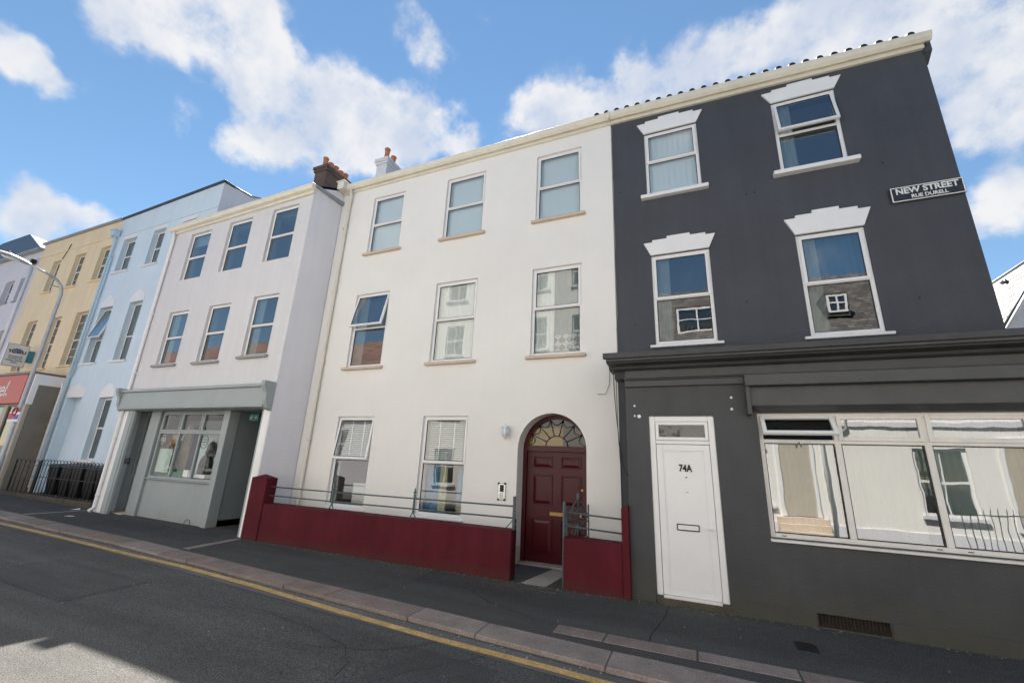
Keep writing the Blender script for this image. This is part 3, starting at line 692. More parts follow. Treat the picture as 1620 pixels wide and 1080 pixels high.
w1 = window(wh, *W1[0], .67, 2.645, WY + .055, .52, inside=['slats_top'], sill=(WHITET, .05, .05, .04, WY), opn=7)
w2 = window(wh, *W1[1], .67, 2.645, WY + .055, .52, inside=['slats_top'], sill=(WHITET, .05, .05, .04, WY))
drape(-5.36, -5.05, .7, 1.65, WY + .28, 3, .03).build('curtain', DRAPEB, w2)
drape(-5.05, -4.86, .7, 1.65, WY + .30, 2, .03).build('curtain', DRAPEC, w2)
drape(-4.60, -4.50, .9, 1.6, WY + .30, 1, .02).build('curtain', DRAPEB, w2)
box('counter', DRAPEC, wh, -4.72, -4.30, WY + .5, WY + 1.1, .5, 1.1); 
box('counter', WHITET, wh, -7.6, -6.75, WY + .6, WY + 1.2, .5, 1.15)
interior(wh, -8.6, -1.3, WY + .3, WY + 4.2, (0, 3.1, 6.1, 8.99))
partitions(wh, (-6.1, -3.45), WY + .3, WY + 4.2, 8.8)
# maroon door in the arch
DY = WY + .30
dr = MB()
dr.box(AX - AR, AX - AR + .075, DY, DY + .1, 0, AS); dr.box(AX + AR - .05, AX + AR, DY, DY + .1, 0, AS)
dr.box(AX - AR + .075, AX + AR - .05, DY - .01, DY + .1, AS - .03, AS + .075)
for k in range(n):
    a0, a1 = math.pi * k / n, math.pi * (k + 1) / n; r0, r1 = AR, AR - .075
    P = lambda r, a, y: (AX + r * math.cos(a), y, AS + r * math.sin(a))
    dr.hexa([P(r1, a1, DY), P(r1, a0, DY), P(r1, a0, DY + .1), P(r1, a1, DY + .1), P(r0, a1, DY), P(r0, a0, DY), P(r0, a0, DY + .1), P(r0, a1, DY + .1)])
door = dr.build('door_frame', MDOOR, wh)
dx0, dx1 = AX - AR + .08, AX + AR - .055
box('door_leaf', MDOOR, door, dx0, dx1, DY + .045, DY + .085, .03, AS - .035, .004)
cw = (dx1 - dx0 - .12 * 2 - .16) / 2
for (z0, z1) in ((.18, .78), (1.02, 1.56), (1.68, 1.90)):
    for k in range(2):
        x0 = dx0 + .12 + k * (cw + .16); x1 = x0 + cw
        b = MB(); ring(b, x0, x1, z0, z1, DY + .028, DY + .047, .022)
        i_ = .055
        b.add([(x0 + .022, DY + .045, z0 + .022), (x1 - .022, DY + .045, z0 + .022), (x1 - .022, DY + .045, z1 - .022), (x0 + .022, DY + .045, z1 - .022),
               (x0 + i_ + .02, DY + .026, z0 + i_ + .02), (x1 - i_ - .02, DY + .026, z0 + i_ + .02), (x1 - i_ - .02, DY + .026, z1 - i_ - .02), (x0 + i_ + .02, DY + .026, z1 - i_ - .02)],
              [(0, 1, 5, 4), (1, 2, 6, 5), (2, 3, 7, 6), (3, 0, 4, 7), (4, 5, 6, 7)])
        b.build('door_panel', MDOOR, door, bevel=.003)
b = MB(); b.box(-2.62, -2.34, DY + .030, DY + .047, .84, .91); b.build('letter_plate', BRASS, door, bevel=.006)
b = MB(); b.tube([(-2.02, DY + .045, .88), (-2.02, DY + .0, .88), (-2.02, DY - .01, .88)], [.012, .028, .022], 10); b.build('door_knob', BRASS, door)
b = MB(); b.tube([(-2.0, DY + .045, 1.32), (-2.0, DY + .02, 1.32)], .022, 10); b.build('door_lock', BRASS, door)
box('threshold', CONC, door, AX - AR, AX + AR, WY + .12, DY + .1, .004, .035, .005)
# fanlight: glass with leaded rays, hub and scallops
FZ = AS + .075; FR = AR - .075
pts = [(AX + FR * math.cos(math.pi * k / 24), FZ - .0 + (FR - .0) * math.sin(math.pi * k / 24) * ((AS + FR - FZ) / FR)) for k in range(25)]
MB().quad(*[(x, DY + .06, z) for x, z in pts]).build('fanlight_glass', AMBER, door)
b = MB(); H = (AS + FR - FZ) / FR
def fp(r, a): return (AX + r * math.cos(a), DY + .048, FZ + r * math.sin(a) * H)
hub = .22
b.tube([fp(hub, math.pi * k / 12) for k in range(13)], .008, 6)
for k in range(1, 7):
    a = math.pi * k / 7; b.tube([fp(hub, a), fp(FR - .01, a)], .007, 6)
for k in range(7):
    am = math.pi * (k + .5) / 7; hw = math.pi / 14
    p = []
    for j in range(9):
        t = j / 8; a = am - hw + 2 * hw * t; p.append(fp(FR - .13 * math.sin(math.pi * t) ** .7 - .005, a))
    b.tube(p, .007, 6)
b.build('leaded_bar', BLACKI, door)
box('fanlight_reflection', CREAMB, door, AX - FR + .02, AX + .12, DY + .075, DY + .08, FZ, AS + FR - .16)  # added board, its cream colour stands in for a reflection in the glass
# eaves
def eaves(par, x0, x1, zb, zt, wy, dz=0, zdark=None):
    f = MB().prism_x([(wy - .05, zb), (wy + .02, zb), (wy + .02, zt), (wy - .05, zt)], x0, x1, dz); f.build('fascia_board', CREAM, par, bevel=.004)
    g0 = zt - .155
    prof = [(wy - .055, g0 + .02), (wy - .055, zt + .005), (wy - .065, zt + .005), (wy - .065, g0 + .03), (wy - .155, g0 + .05), (wy - .165, zt - .01), (wy - .185, zt - .01), (wy - .180, zt - .05), (wy - .16, g0 + .045), (wy - .11, g0)]
    MB().prism_x(prof[::-1], x0, x1, dz).build('gutter', CREAM, par, bevel=.003)
eaves(wh, -8.86, -1.25, 8.945, 9.16, WY)
def pitched(par, x0, x1, y0, z0, yr, zr, yb, mat=SLATE, t=.1, name='roof'):
    b = MB(); b.prism_x([(y0, z0 - t), (y0, z0), (yr, zr), (yb, z0), (yb, z0 - t), (yr, zr - t)][::-1], x0, x1); return b.build(name, mat, par)
pitched(wh, -8.86, -1.25, WY - .12, 9.17, 11.4, 11.55, 15.2)
wall_y('back_wall', WHITE, wh, -8.86, -1.25, 0, 9.05, 15, (), thick=.25, face=1)
MB().prism_x([(WY, 9.05), (11.4, 11.45), (15, 9.05)], -8.86, -8.82).build('gable', WHITE, wh)
box('side_wall', WHITE, wh, -1.27, -1.25, WY + .3, 15, 0, 9.0)
def pipe(par, pts, r=.038, mat=WHITET, brackets=(), wy=None):
    o = MB().tube(pts, r, 10).build('downpipe', mat, par)
    for z in brackets:
        x = pts[-2][0]; y = pts[-2][1]
        MB().box(x - .06, x + .06, y - .01, wy, z - .02, z + .02).tube([(x, y, z - .025), (x, y, z + .025)], r + .008, 10).build('pipe_bracket', mat, o)
    return o
pipe(wh, [(-8.50, WY - .13, 9.0), (-8.50, WY - .07, 8.75), (-8.53, WY - .06, 8.6), (-8.56, WY - .06, .15), (-8.56, WY - .14, .06)], .042, CREAM, (7.8, 5.9, 4.0, 2.1), WY)
MB().box(-8.86, -8.62, WY - .30, WY - .02, 8.98, 9.20).box(-8.90, -8.60, WY - .33, WY - .02, 9.20, 9.23).build('gutter_box', CREAM, wh, bevel=.01)
# thin seam bead between the two houses
b = MB(); rs = random.Random(4); z = 3.6; p = []
while z < 8.9: p.append((-1.235 + rs.uniform(-.008, .008), WY - .006, z)); z += .16
b.tube(p, .010, 5); b.build('seam_filler', CRACKM, wh)
# white stack with two pots
def stack(par, x0, x1, y0, y1, z0, z1, pots, mat, alongy=True, ph=.42, pr=.085):
    b = MB(); b.box(x0, x1, y0, y1, z0, z1 - .22); b.box(x0 - .04, x1 + .04, y0 - .04, y1 + .04, z1 - .22, z1 - .12); b.box(x0 - .07, x1 + .07, y0 - .07, y1 + .07, z1 - .12, z1)
    s = b.build('chimney_stack', mat, par, bevel=.01)
    for k in range(pots):
        t = (k + .5) / pots; y = y0 + (y1 - y0) * t; x = (x0 + x1) / 2; h = ph * (1, .88, .95, .9, 1.02)[k % 5]
        MB().lathe((x, y, z1), [(pr * 1.25, 0), (pr * 1.15, .05), (pr * .95, .08), (pr * .88, h - .12), (pr * .98, h - .10), (pr * .98, h - .07), (pr * .92, h - .06), (pr * 1.18, h - .02), (pr * 1.18, h), (pr * .8, h), (pr * .75, h - .15)]).build('chimney_pot', CLAY, s)
    return s
stack(wh, -9.02, -8.60, 8.95, 9.60, 8.9, 11.15, 2, LILAC, ph=.5)

# wall things on the white house
lt = thing('wall_lantern', (-3.40, WY - .10, 2.34), 'small white wall lantern beside the arched maroon door', 'wall lamp')
MB().box(-3.44, -3.36, WY - .03, WY, 2.26, 2.44).tube([(-3.40, WY - .02, 2.42), (-3.40, WY - .10, 2.47), (-3.40, WY - .10, 2.43)], .008, 6).build('wall_bracket', WHITET, lt, bevel=.004)
b = MB(); b.lathe((-3.40, WY - .10, 2.19), [(.012, 0), (.02, .02), (.055, .035), (.06, .05)], 6)
b.lathe((-3.40, WY - .10, 2.19), [(.085, .215), (.08, .225), (.03, .262), (.012, .285), (.006, .31)], 6)
for k in range(6):
    a = k * math.pi / 3; b.tube([(-3.40 + .055 * math.cos(a), WY - .10 + .055 * math.sin(a), 2.235), (-3.40 + .078 * math.cos(a), WY - .10 + .078 * math.sin(a), 2.41)], .006, 4)
b.build('lantern_frame', WHITET, lt)
MB().lathe((-3.40, WY - .10, 2.24), [(.048, 0), (.068, .165)], 6).build('lantern_glass', BLIND, lt)
MB().lathe((-3.40, WY - .10, 2.25), [(.014, 0), (.018, .05), (.014, .09)], 8).build('bulb', LAMPG, lt)
ic = thing('door_intercom', (-3.45, WY, 1.23), 'silver and black door entry keypad on the white wall beside the arch', 'intercom')
MB().box(-3.535, -3.375, WY - .022, WY, 1.075, 1.375).build('back_plate', CHROME, ic, bevel=.012)
b = MB()
for (sx, sz) in ((0, 0), (1, 0), (0, 1), (1, 1)): b.box(-3.545 + sx * .13, -3.505 + sx * .13, WY - .028, WY - .004, 1.065 + sz * .285, 1.10 + sz * .285)
b.build('corner_guard', BLACKP, ic, bevel=.006)
MB().box(-3.495, -3.415, WY - .03, WY - .02, 1.22, 1.345).build('speaker_panel', BLACKP, ic, bevel=.005)
b = MB()
for r_ in range(4):
    for c_ in range(3): b.box(-3.487 + .025 * c_, -3.470 + .025 * c_, WY - .028, WY - .02, 1.105 + .026 * r_, 1.123 + .026 * r_)
b.build('keypad_button', STEEL, ic)
cb = MB(); cb.tube([(-1.33, WY - .01, 3.5), (-1.32, WY - .012, 3.0), (-1.26, WY - .014, 2.2), (-1.2, WY - .012, 1.75), (-1.09, WY - .01, 1.55)], .005, 5)
cb.tube([(-1.39, WY - .01, 3.5), (-1.40, WY - .02, 3.2), (-1.47, WY - .03, 3.02), (-1.62, WY - .01, 3.02)], .004, 5)
cb.tube([(-1.28, WY - .01, 3.5), (-1.275, WY - .01, 2.4), (-1.24, WY - .01, 1.7), (-1.24, WY - .01, 1.1)], .004, 5)
tag(cb.build('hanging_cable', BLACKP), 'thin loose dark cables hanging down the white wall under the charcoal cornice', 'cable')
b = MB(); b.tube([(-1.62, WY, 1.33), (-1.62, WY - .015, 1.33)], .018, 8); b.build('wall_cap', WHITET, wh)

# ================================================================ MAROON GARDEN WALL, RAILS, GATE
mw = thing('garden_wall', (-5.8, 6.83, 0), 'long low maroon painted wall with a capped pillar at its far end', 'garden wall')
b = MB(); b.hexa([(-8.45, 6.72, -.02), (-2.80, 6.70, -.02), (-2.80, 6.93, -.02), (-8.45, 6.95, -.02), (-8.45, 6.72, .72), (-2.80, 6.70, .71), (-2.80, 6.93, .725), (-8.45, 6.95, .735)])
b.build('wall_body', MAROON, mw, bevel=.012)
b = MB(); b.box(-8.92, -8.45, 6.70, 6.97, -.02, 1.22)
b.add([(-8.93, 6.69, 1.22), (-8.44, 6.69, 1.22), (-8.44, 6.98, 1.22), (-8.93, 6.98, 1.22), (-8.685, 6.835, 1.30)], [(0, 1, 4), (1, 2, 4), (2, 3, 4), (3, 0, 4), (3, 2, 1, 0)])
b.build('pillar', MAROON, mw, bevel=.01)
mr = thing('garden_wall', (-1.45, 6.83, 0), 'short low maroon painted wall between the open gate and the charcoal shopfront', 'garden wall')
b = MB(); b.hexa([(-1.95, 6.70, -.02), (-1.09, 6.70, -.02), (-1.09, 6.93, -.02), (-1.95, 6.93, -.02), (-1.95, 6.70, .70), (-1.09, 6.70, .69), (-1.09, 6.93, .70), (-1.95, 6.93, .715)])
b.build('wall_body', MAROON, mr, bevel=.012)
b = MB(); b.hexa([(-1.09, 6.70, -.02), (-.985, 6.70, -.02), (-.985, 7.0, -.02), (-1.09, 7.0, -.02), (-1.09, 6.70, 1.17), (-.985, 6.70, 1.22), (-.985, 7.0, 1.22), (-1.09, 7.0, 1.17)])
b.build('pillar', MAROON, mr, bevel=.01)
RY = 6.83
rl = thing('railing', (-5.6, RY, .72), 'grey green two bar iron railing along the top of the long maroon wall', 'railing')
for z, dz in ((1.055, .012), (.880, .010)):
    MB().tube([(-8.47, RY, z), (-6.69, RY, z - .004), (-4.77, RY, z + .003), (-2.84, RY, z + dz)], .013, 8).build('rail', IRON, rl)
for x in (-6.69, -4.77):
    b = MB(); b.box(x - .013, x + .013, RY - .013, RY + .013, .80, 1.12)
    for s_ in (-1, 1): b.tube([(x, RY, .86), (x + s_ * .02, RY, .80), (x + s_ * .062, RY, .735), (x + s_ * .075, RY, .728)], .011, 6)
    p = b.build('post', IRON, rl)
    f = MB(); f.add([(x, RY - .012, 1.12), (x + .03, RY - .012, 1.165), (x + .012, RY - .012, 1.175), (x, RY - .012, 1.24), (x - .012, RY - .012, 1.175), (x - .03, RY - .012, 1.165),
                     (x, RY + .012, 1.12), (x + .03, RY + .012, 1.165), (x + .012, RY + .012, 1.175), (x, RY + .012, 1.24), (x - .012, RY + .012, 1.175), (x - .03, RY + .012, 1.165)],
                    [(0, 1, 2, 3, 4, 5), (11, 10, 9, 8, 7, 6), (0, 6, 7, 1), (1, 7, 8, 2), (2, 8, 9, 3), (3, 9, 10, 4), (4, 10, 11, 5), (5, 11, 6, 0)])
    f.box(x - .02, x + .02, RY - .016, RY + .016, 1.105, 1.12); f.build('finial', IRON, p)
b = MB(); b.box(-2.835, -2.80, RY - .018, RY + .018, .02, 1.22)
for z in (.76, .84): b.tube([(-2.79 + .0, RY - .01 + .035 * math.cos(t * math.pi / 4), z + .035 * math.sin(t * math.pi / 4)) for t in range(9)], .014, 6)
b.tube([(-2.83, RY, .86), (-2.95, RY, .73)], .008, 6); b.build('gate_post', IRON, rl)
r2 = thing('railing', (-1.5, RY, .70), 'short grey green two bar iron railing between the gate post and the maroon pillar', 'railing')
for z in (1.04, .845): MB().tube([(-1.95, RY, z + .005), (-1.08, RY, z - .03)], .013, 8).build('rail', IRON, r2)
b = MB(); b.box(-1.985, -1.955, RY - .06, RY - .03, .0, 1.20); b.box(-1.985, -1.955, RY + .0, RY + .03, .0, 1.20); b.build('gate_post', IRON, r2, bevel=.004)
gt = thing('iron_gate', (-1.97, RY, 0), 'grey green wrought iron gate with scrollwork standing open against the forecourt wall', 'gate')
ang = R(76); gw = .80
def gp(u, z, o=0): return (-1.965 + u * math.cos(ang) * .9 + o, RY + .05 + u * math.sin(ang), z)
b = MB()
for u in (0.03, gw): b.tube([gp(u, .06), gp(u, 1.12)], .014, 6)
for z in (.10, .62, .86): b.tube([gp(.03, z), gp(gw, z)], .011, 6)
b.tube([gp(.03 + (gw - .03) * t / 12, .92 + .27 * math.sin(math.pi * t / 12)) for t in range(13)], .011, 6)
b.tube([gp(.03, .92), gp(gw, .92)], .010, 6)
g0 = b.build('gate_frame', IRON, gt)
for k in range(1, 8):
    u = .03 + (gw - .03) * k / 8; MB().tube([gp(u, .10), gp(u, .62)], .008, 5).build('bar', IRON, gt)
def scroll(cx, cz, r0, turns, s, ph=0): return [gp(cx + s * r0 * (1 - t / 20) * math.cos(ph + turns * 2 * math.pi * t / 20), cz + r0 * (1 - t / 20) * math.sin(ph + turns * 2 * math.pi * t / 20)) for t in range(19)]
for s_ in (-1, 1):
    MB().tube(scroll(.415 + s_ * .11, 1.02, .085, 1.4, s_), .008, 5).build('scroll', IRON, gt)
    MB().tube(scroll(.415 + s_ * .16, .74, .10, 1.4, s_, 1), .008, 5).build('scroll', IRON, gt)
    MB().tube(scroll(.415 + s_ * .30, .96, .05, 1.2, s_, 2), .007, 5).build('scroll', IRON, gt)
f = MB(); f.tube([gp(.415, .90), gp(.415, 1.20), gp(.415, 1.27), gp(.415, 1.34)], [.012, .016, .03, .003], 6)
f.tube([gp(.415, .62), gp(.415, .80), gp(.415, .84)], [.01, .028, .004], 6); f.build('finial', IRON, gt)

# ================================================================ CHARCOAL HOUSE WITH SHOPFRONT
dk = thing('charcoal_house', (1.4, 7, 0), 'charcoal corner house with white window lintels above a projecting shopfront', 'house')
D3 = [(-.572, .440, 6.99, 8.47), (1.735, 2.728, 6.94, 8.46)]; D2 = [(-.56, .455, 3.89, 5.65), (1.787, 2.735, 3.865, 5.65)]
wall_y('wall', DARKW, dk, -1.25, 4.03, 0, 9.02, WY, [D3[0], D3[1], D2[0], D2[1]], thick=.3, top=(9.05, 8.90))
tsl = -.028
f = MB(); f.prism_x([(WY - .05, 8.945), (WY + .02, 8.945), (WY + .02, 9.16), (WY - .05, 9.16)], -1.25, 4.06, -.145); f.build('fascia_board', CREAM, dk, bevel=.004)
g0 = 9.005; zt = 9.16
prof = [(WY - .055, g0 + .02), (WY - .055, zt + .005), (WY - .065, zt + .005), (WY - .065, g0 + .03), (WY - .155, g0 + .05), (WY - .165, zt - .01), (WY - .185, zt - .01), (WY - .180, zt - .05), (WY - .16, g0 + .045), (WY - .11, g0)]
MB().prism_x(prof[::-1], -1.25, 4.12, -.145).build('gutter', CREAM, dk, bevel=.003)
MB().box(-1.275, -1.245, WY - .195, WY - .04, 8.98, 9.175).build('gutter_joint', CREAM, dk)
rf = MB().prism_x([(WY - .10, 9.06), (WY - .10, 9.14), (11.4, 11.5), (15.2, 9.14), (15.2, 9.04), (11.4, 11.4)][::-1], -1.25, 4.10, -.12).build('roof', PANTILE, dk)
me_t = None
for k in range(26):
    x = -1.52 + .215 * k; dz = -.145 * (x + 1.25) / 5.3
    if me_t is None:
        b = MB(); n_ = 8
        ringp = [(.055 * math.cos(math.pi * j / n_), .062 * math.sin(math.pi * j / n_)) for j in range(n_ + 1)]
        vs = [(px, 0, pz) for px, pz in ringp] + [(px, 3.5, pz + 2.30) for px, pz in ringp]
        b.add(vs, [(j, j + 1, j + n_ + 2, j + n_ + 1) for j in range(n_)], True); b.add([(px, 0, pz) for px, pz in ringp], [tuple(range(n_ + 1))])
        o = b.build('roof_tile', PANTILE, at=(0, 0, 0)); me_t = o.data
    else:
        o = bpy.data.objects.new('roof_tile', me_t); col.objects.link(o)
    o.parent = rf; o.location = Vector((x, WY - .172, 9.158 + dz)) - org(rf)
SILW = lambda wy: (WHITET, .12, .075, .10, wy)
def lintel(x0, x1, z0, h, ext):
    """splayed white head with stepped keystones"""
    w = x1 - x0; e = ext; s = h * .16
    poly = [(x0, z0), (x1, z0), (x1 + e, z0 + h), (x1 - w * .04, z0 + h), (x1 - w * .04, z0 + h + s), (x1 - w * .30, z0 + h + s), (x1 - w * .30, z0 + h + 2.1 * s), (x0 + w * .30, z0 + h + 2.1 * s), (x0 + w * .30, z0 + h + s), (x0 + w * .04, z0 + h + s), (x0 + w * .04, z0 + h), (x0 - e, z0 + h)]
    return MB().prism_y(poly, WY - .035, WY + .05).build('lintel', WHITET, dk, bevel=.004)
FY = WY + .02
window(dk, *D3[0], FY, .53, inside='vertical_blind', mat=UPVC, g=GLASS, sill=(WHITET, .11, .09, .10, WY))
window(dk, *D3[1], FY, .52, inside='side_net', g=GLASSD, opn=12, sill=(WHITET, .13, .09, .12, WY))
window(dk, *D2[0], FY, .50, inside=['side_net'], g=GLASSD, sill=(WHITET, .09, .06, .06, WY))
window(dk, *D2[1], FY, .50, inside=['blue_drapes', 'side_net'], g=GLASSD, sill=(WHITET, .09, .06, .06, WY))
lintel(D3[0][0], D3[0][1], 8.475, .26, .13); lintel(D3[1][0], D3[1][1], 8.465, .24, .13)
lintel(D2[0][0] , D2[0][1], 5.66, .27, .12); lintel(D2[1][0], D2[1][1], 5.66, .31, .13)
interior(dk, -1.2, 3.95, WY + .3, WY + 4.5, (0, 3.4, 6.3, 8.9))
partitions(dk, (1.1,), WY + .3, WY + 4.5, 8.8)
box('side_wall', DARKW, dk, 3.98, 4.03, WY + .3, 15, 0, 8.88)
box('back_wall', DARKW, dk, -1.25, 4.03, 15, 15.2, 0, 8.88)
MB().prism_x([(WY + .01, 8.88), (11.4, 11.3), (15, 8.88)], 3.99, 4.03).build('gable', DARKW, dk)
MB().prism_x([(WY - .05, 8.72), (WY + .16, 8.60), (WY + .30, 8.72), (WY + .30, 8.98), (WY - .05, 8.98)], 4.03, 4.13).build('eaves_bracket', DARKW, dk, bevel=.01)
for (x, z) in ((1.15, 6.62), (1.28, 6.63), (.95, 4.55), (3.15, 6.75), (3.2, 4.35), (-1.1, 7.2), (-.9, 4.3)):
    MB().tube([(x, WY, z), (x, WY - .006, z)], .016, 8).build('wall_plug', BLACKI, dk)
# clutter on the sill of the open top window
o = tag(MB().hexa([(1.95, 7.92, 6.98), (2.10, 7.90, 7.02), (2.10, 7.93, 7.02), (1.95, 7.95, 6.98), (1.90, 7.92, 7.14), (2.04, 7.90, 7.19), (2.04, 7.93, 7.19), (1.90, 7.95, 7.14)]).build('paper_card', WHITET), 'white card leaning inside the open top floor window of the charcoal house', 'card')
o = tag(MB().hexa([(2.2, 7.88, 7.0), (2.5, 7.88, 7.03), (2.5, 8.0, 7.03), (2.2, 8.0, 7.0), (2.2, 7.88, 7.05), (2.5, 7.88, 7.08), (2.5, 8.0, 7.08), (2.2, 8.0, 7.05)]).build('folded_cloth', WHITET), 'folded white cloth on the inner sill of the open top floor window', 'cloth')
# --- shopfront, projecting to the pavement line
SY = 6.80
door_h = (-.655, .245, .10, 2.51); win_h = (.79, 3.56, .955, 2.545); vent1 = (1.18, 1.87, .02, .16); vent2 = (3.20, 3.85, .02, .15)
wall_y('shopfront_wall', DARKG, dk, -.985, 4.6, -.02, 3.0, SY, [door_h, win_h, vent1, vent2], thick=.22)
b = MB(); b.box(-.985, -.965, SY + .22, WY, 0, 3.3); b.box(4.58, 4.60, SY + .22, WY + 4, 0, 3.3); b.build('shopfront_side', DARKG, dk)
# slightly proud, dirty foot
for (a, c) in ((-.992, -.66), (.25, 1.17), (1.88, 3.19), (3.86, 4.6)): MB().box(a, c, SY - .012, SY + .01, -.02, .17).build('plinth', DARKG, dk, bevel=.006)
VENT = paint('rusty_dark_vent', (.035, .028, .022), .9, .3, 20)
for vh in (vent1, vent2):
    g_ = MB()
    n_ = int((vh[1] - vh[0]) / .035)
    for k in range(n_): g_.box(vh[0] + .035 * k + .008, vh[0] + .035 * k + .020, SY + .05, SY + .065, vh[2], vh[3])
    g_.box(vh[0], vh[1], SY + .07, SY + .09, vh[2], vh[3]); g_.build('vent_grille', VENT, dk)
b = MB().box(-.985, 4.60, SY - .02, SY + .2, 3.0, 3.22).box(-.985, 4.60, SY - .045, SY + .18, 2.955, 3.05).box(-1.0, 4.60, SY - .06, SY + .18, 3.05, 3.068).box(-1.0, 4.60, SY - .05, SY + .18, 3.078, 3.095); b.build('frieze', DARKT, dk, bevel=.006)
b = MB().prism_x([(SY - .02, 3.22), (SY + .2, 3.22), (WY, 3.36), (WY, 3.62), (SY - .34, 3.40), (SY - .34, 3.31), (SY - .30, 3.30), (SY - .30, 3.285), (SY - .10, 3.28), (SY - .08, 3.24)][::-1], -1.22, 4.75)
b.build('cornice', DARKT, dk, bevel=.006)
b = MB().prism_x([(SY - .38, 3.345), (SY - .33, 3.345), (WY, 3.625), (WY, 3.66), (SY - .38, 3.435)][::-1], -1.26, 4.80); b.build('cornice_cap', DARKG, dk, bevel=.008)
b = MB().prism_x([(SY + .02, 3.10), (SY + .30, 3.10), (WY - .05, 3.30), (WY - .05, 3.36), (SY + .02, 3.25)][::-1], -1.15, -.99); b.build('cornice_bracket', BLACKI, dk)
# awning box
b = MB(); b.prism_x([(SY - .16, 2.62), (SY - .02, 2.56), (SY - .02, 3.04), (SY - .24, 3.02), (SY - .24, 2.90), (SY - .16, 2.88)][::-1], .72, 4.55); aw = b.build('awning_box', DARKT, dk, bevel=.008)
MB().box(.665, .72, SY - .22, SY - .02, 2.50, 3.05).build('box_end', DARKT, aw, bevel=.006)
MB().prism_x([(SY - .27, 2.885), (SY - .12, 2.885), (SY - .12, 3.05), (SY - .27, 3.04)][::-1], .66, 4.57).build('box_lid', DARKT, aw, bevel=.008)
# white fixing caps left on the paint
for (x, z, r_) in ((-.853, 2.666, .016), (-.855, 2.512, .014), (-.79, 2.505, .027), (.493, 2.767, .017), (.486, 2.603, .018), (.711, 2.520, .018)):
    MB().tube([(x, SY, z), (x, SY - .012, z)], r_, 10).build('fixing_cap', WHITET, dk)
# door 74A
b = MB(); ring(b, door_h[0], door_h[1], .10, 2.51, SY + .02, SY + .10, .085, .0)
b.box(door_h[0] + .085, door_h[1] - .085, SY + .022, SY + .098, 2.10, 2.155)
d74 = b.build('door_frame', UPVC, dk, bevel=.008)
x0, x1 = door_h[0] + .09, door_h[1] - .09
b = MB(); b.box(x0, x1, SY + .045, SY + .085, .115, 2.095); ring(b, x0, x1, .115, 2.095, SY + .034, SY + .046, .085)
ring(b, x0 + .085, x1 - .085, .20, 2.01, SY + .040, SY + .046, .02); dl = b.build('door_leaf', UPVC, d74, bevel=.004)
b = MB(); ring(b, x0, x1, 2.16, 2.425, SY + .03, SY + .08, .045); b.build('fanlight_frame', UPVC, d74, bevel=.004)
MB().quad((x0 + .04, SY + .06, 2.20), (x1 - .04, SY + .06, 2.20), (x1 - .04, SY + .06, 2.385), (x0 + .04, SY + .06, 2.385)).build('obscured_pane', OBSC, d74)
text(d74, '74A', (-.185, SY + .036, 1.765), .135, BLACKP, bold=.004, width=.175)
b = MB(); ring(b, -.345, -.055, .935, 1.02, SY + .026, SY + .046, .012); b.build('letterbox_surround', BLACKP, d74, bevel=.002)
MB().box(-.333, -.067, SY + .03, SY + .046, .947, 1.008).build('letterbox_flap', UPVC, d74, bevel=.003)
MB().box(.105, .135, SY + .022, SY + .036, .88, 1.06).tube([(.12, SY + .03, .98), (.12, SY - .01, .98), (.02, SY - .015, .985)], .009, 8).build('door_handle', UPVC, d74, bevel=.002)
MB().tube([(-.18, SY + .04, 1.645), (-.18, SY + .028, 1.645)], .010, 8).build('spyhole', BLACKP, d74)
MB().box(-.20, -.16, SY + .034, SY + .042, 1.438, 1.448).build('door_plate', STEEL, d74)
box('doorstep', UPVCD, d74, door_h[0] + .09, door_h[1] - .09, SY - .005, SY + .11, .075, .112, .006)
box('stone_step', SOIL, dk, door_h[0], door_h[1] + .02, SY - .02, SY + .2, -.02, .072, .008)
# shop window
b = MB(); X0, X1, Z0, Z1 = win_h; fy = SY + .05
ring(b, X0, X1, Z0, Z1, fy, fy + .08, .055); b.box(X0 + .055, X1 - .055, fy + .002, fy + .078, 2.145, 2.195)
ML = [1.68, 2.585]
for x in ML: b.box(x - .035, x + .035, fy + .003, fy + .076, Z0 + .055, Z1 - .055)
sw = b.build('shop_window', UPVCD, dk, bevel=.005)
edges = [X0 + .055, ML[0] - .035, ML[0] + .035, ML[1] - .035, ML[1] + .035, X1 - .055]
for k in range(3):
    a, c = edges[2 * k], edges[2 * k + 1]
    MB().quad((a, fy + .04, Z0 + .055), (c, fy + .04, Z0 + .055), (c, fy + .04, 2.145), (a, fy + .04, 2.145)).build('pane', GLASSD, sw)
    g_ = MB(); ring(g_, a, c, Z0 + .055, 2.145, fy + .018, fy + .03, .010); g_.build('gasket', GASKET, sw)
    z0, z1 = 2.185, Z1 - .035; fn = None
    if k == 0:
        ca, sa = math.cos(R(38)), math.sin(R(38)); hz = z1; hy = fy
        fn = lambda p: Vector((p.x, hy + (p.y - hy) * ca - (hz - p.z) * sa, hz - (hz - p.z) * ca - (p.y - hy) * sa))
    s = MB(); ring(s, a - .02, c + .02, z0, z1, fy - .015, fy + .03, .05, fn=fn); s.build('sash', UPVC if k == 0 else UPVCD, sw, bevel=.004)
    q = [Vector((a + .03, fy + .008, z0 + .05)), Vector((c - .03, fy + .008, z0 + .05)), Vector((c - .03, fy + .008, z1 - .05)), Vector((a + .03, fy + .008, z1 - .05))]
    MB().quad(*[(fn(p) if fn else p) for p in q]).build('pane', GLASSD, sw)
MB().tube([(1.25, fy - .17, 2.14), (1.25, fy - .12, 2.09), (1.25, fy + .02, 2.17)], .006, 5).build('stay', STEEL, sw)
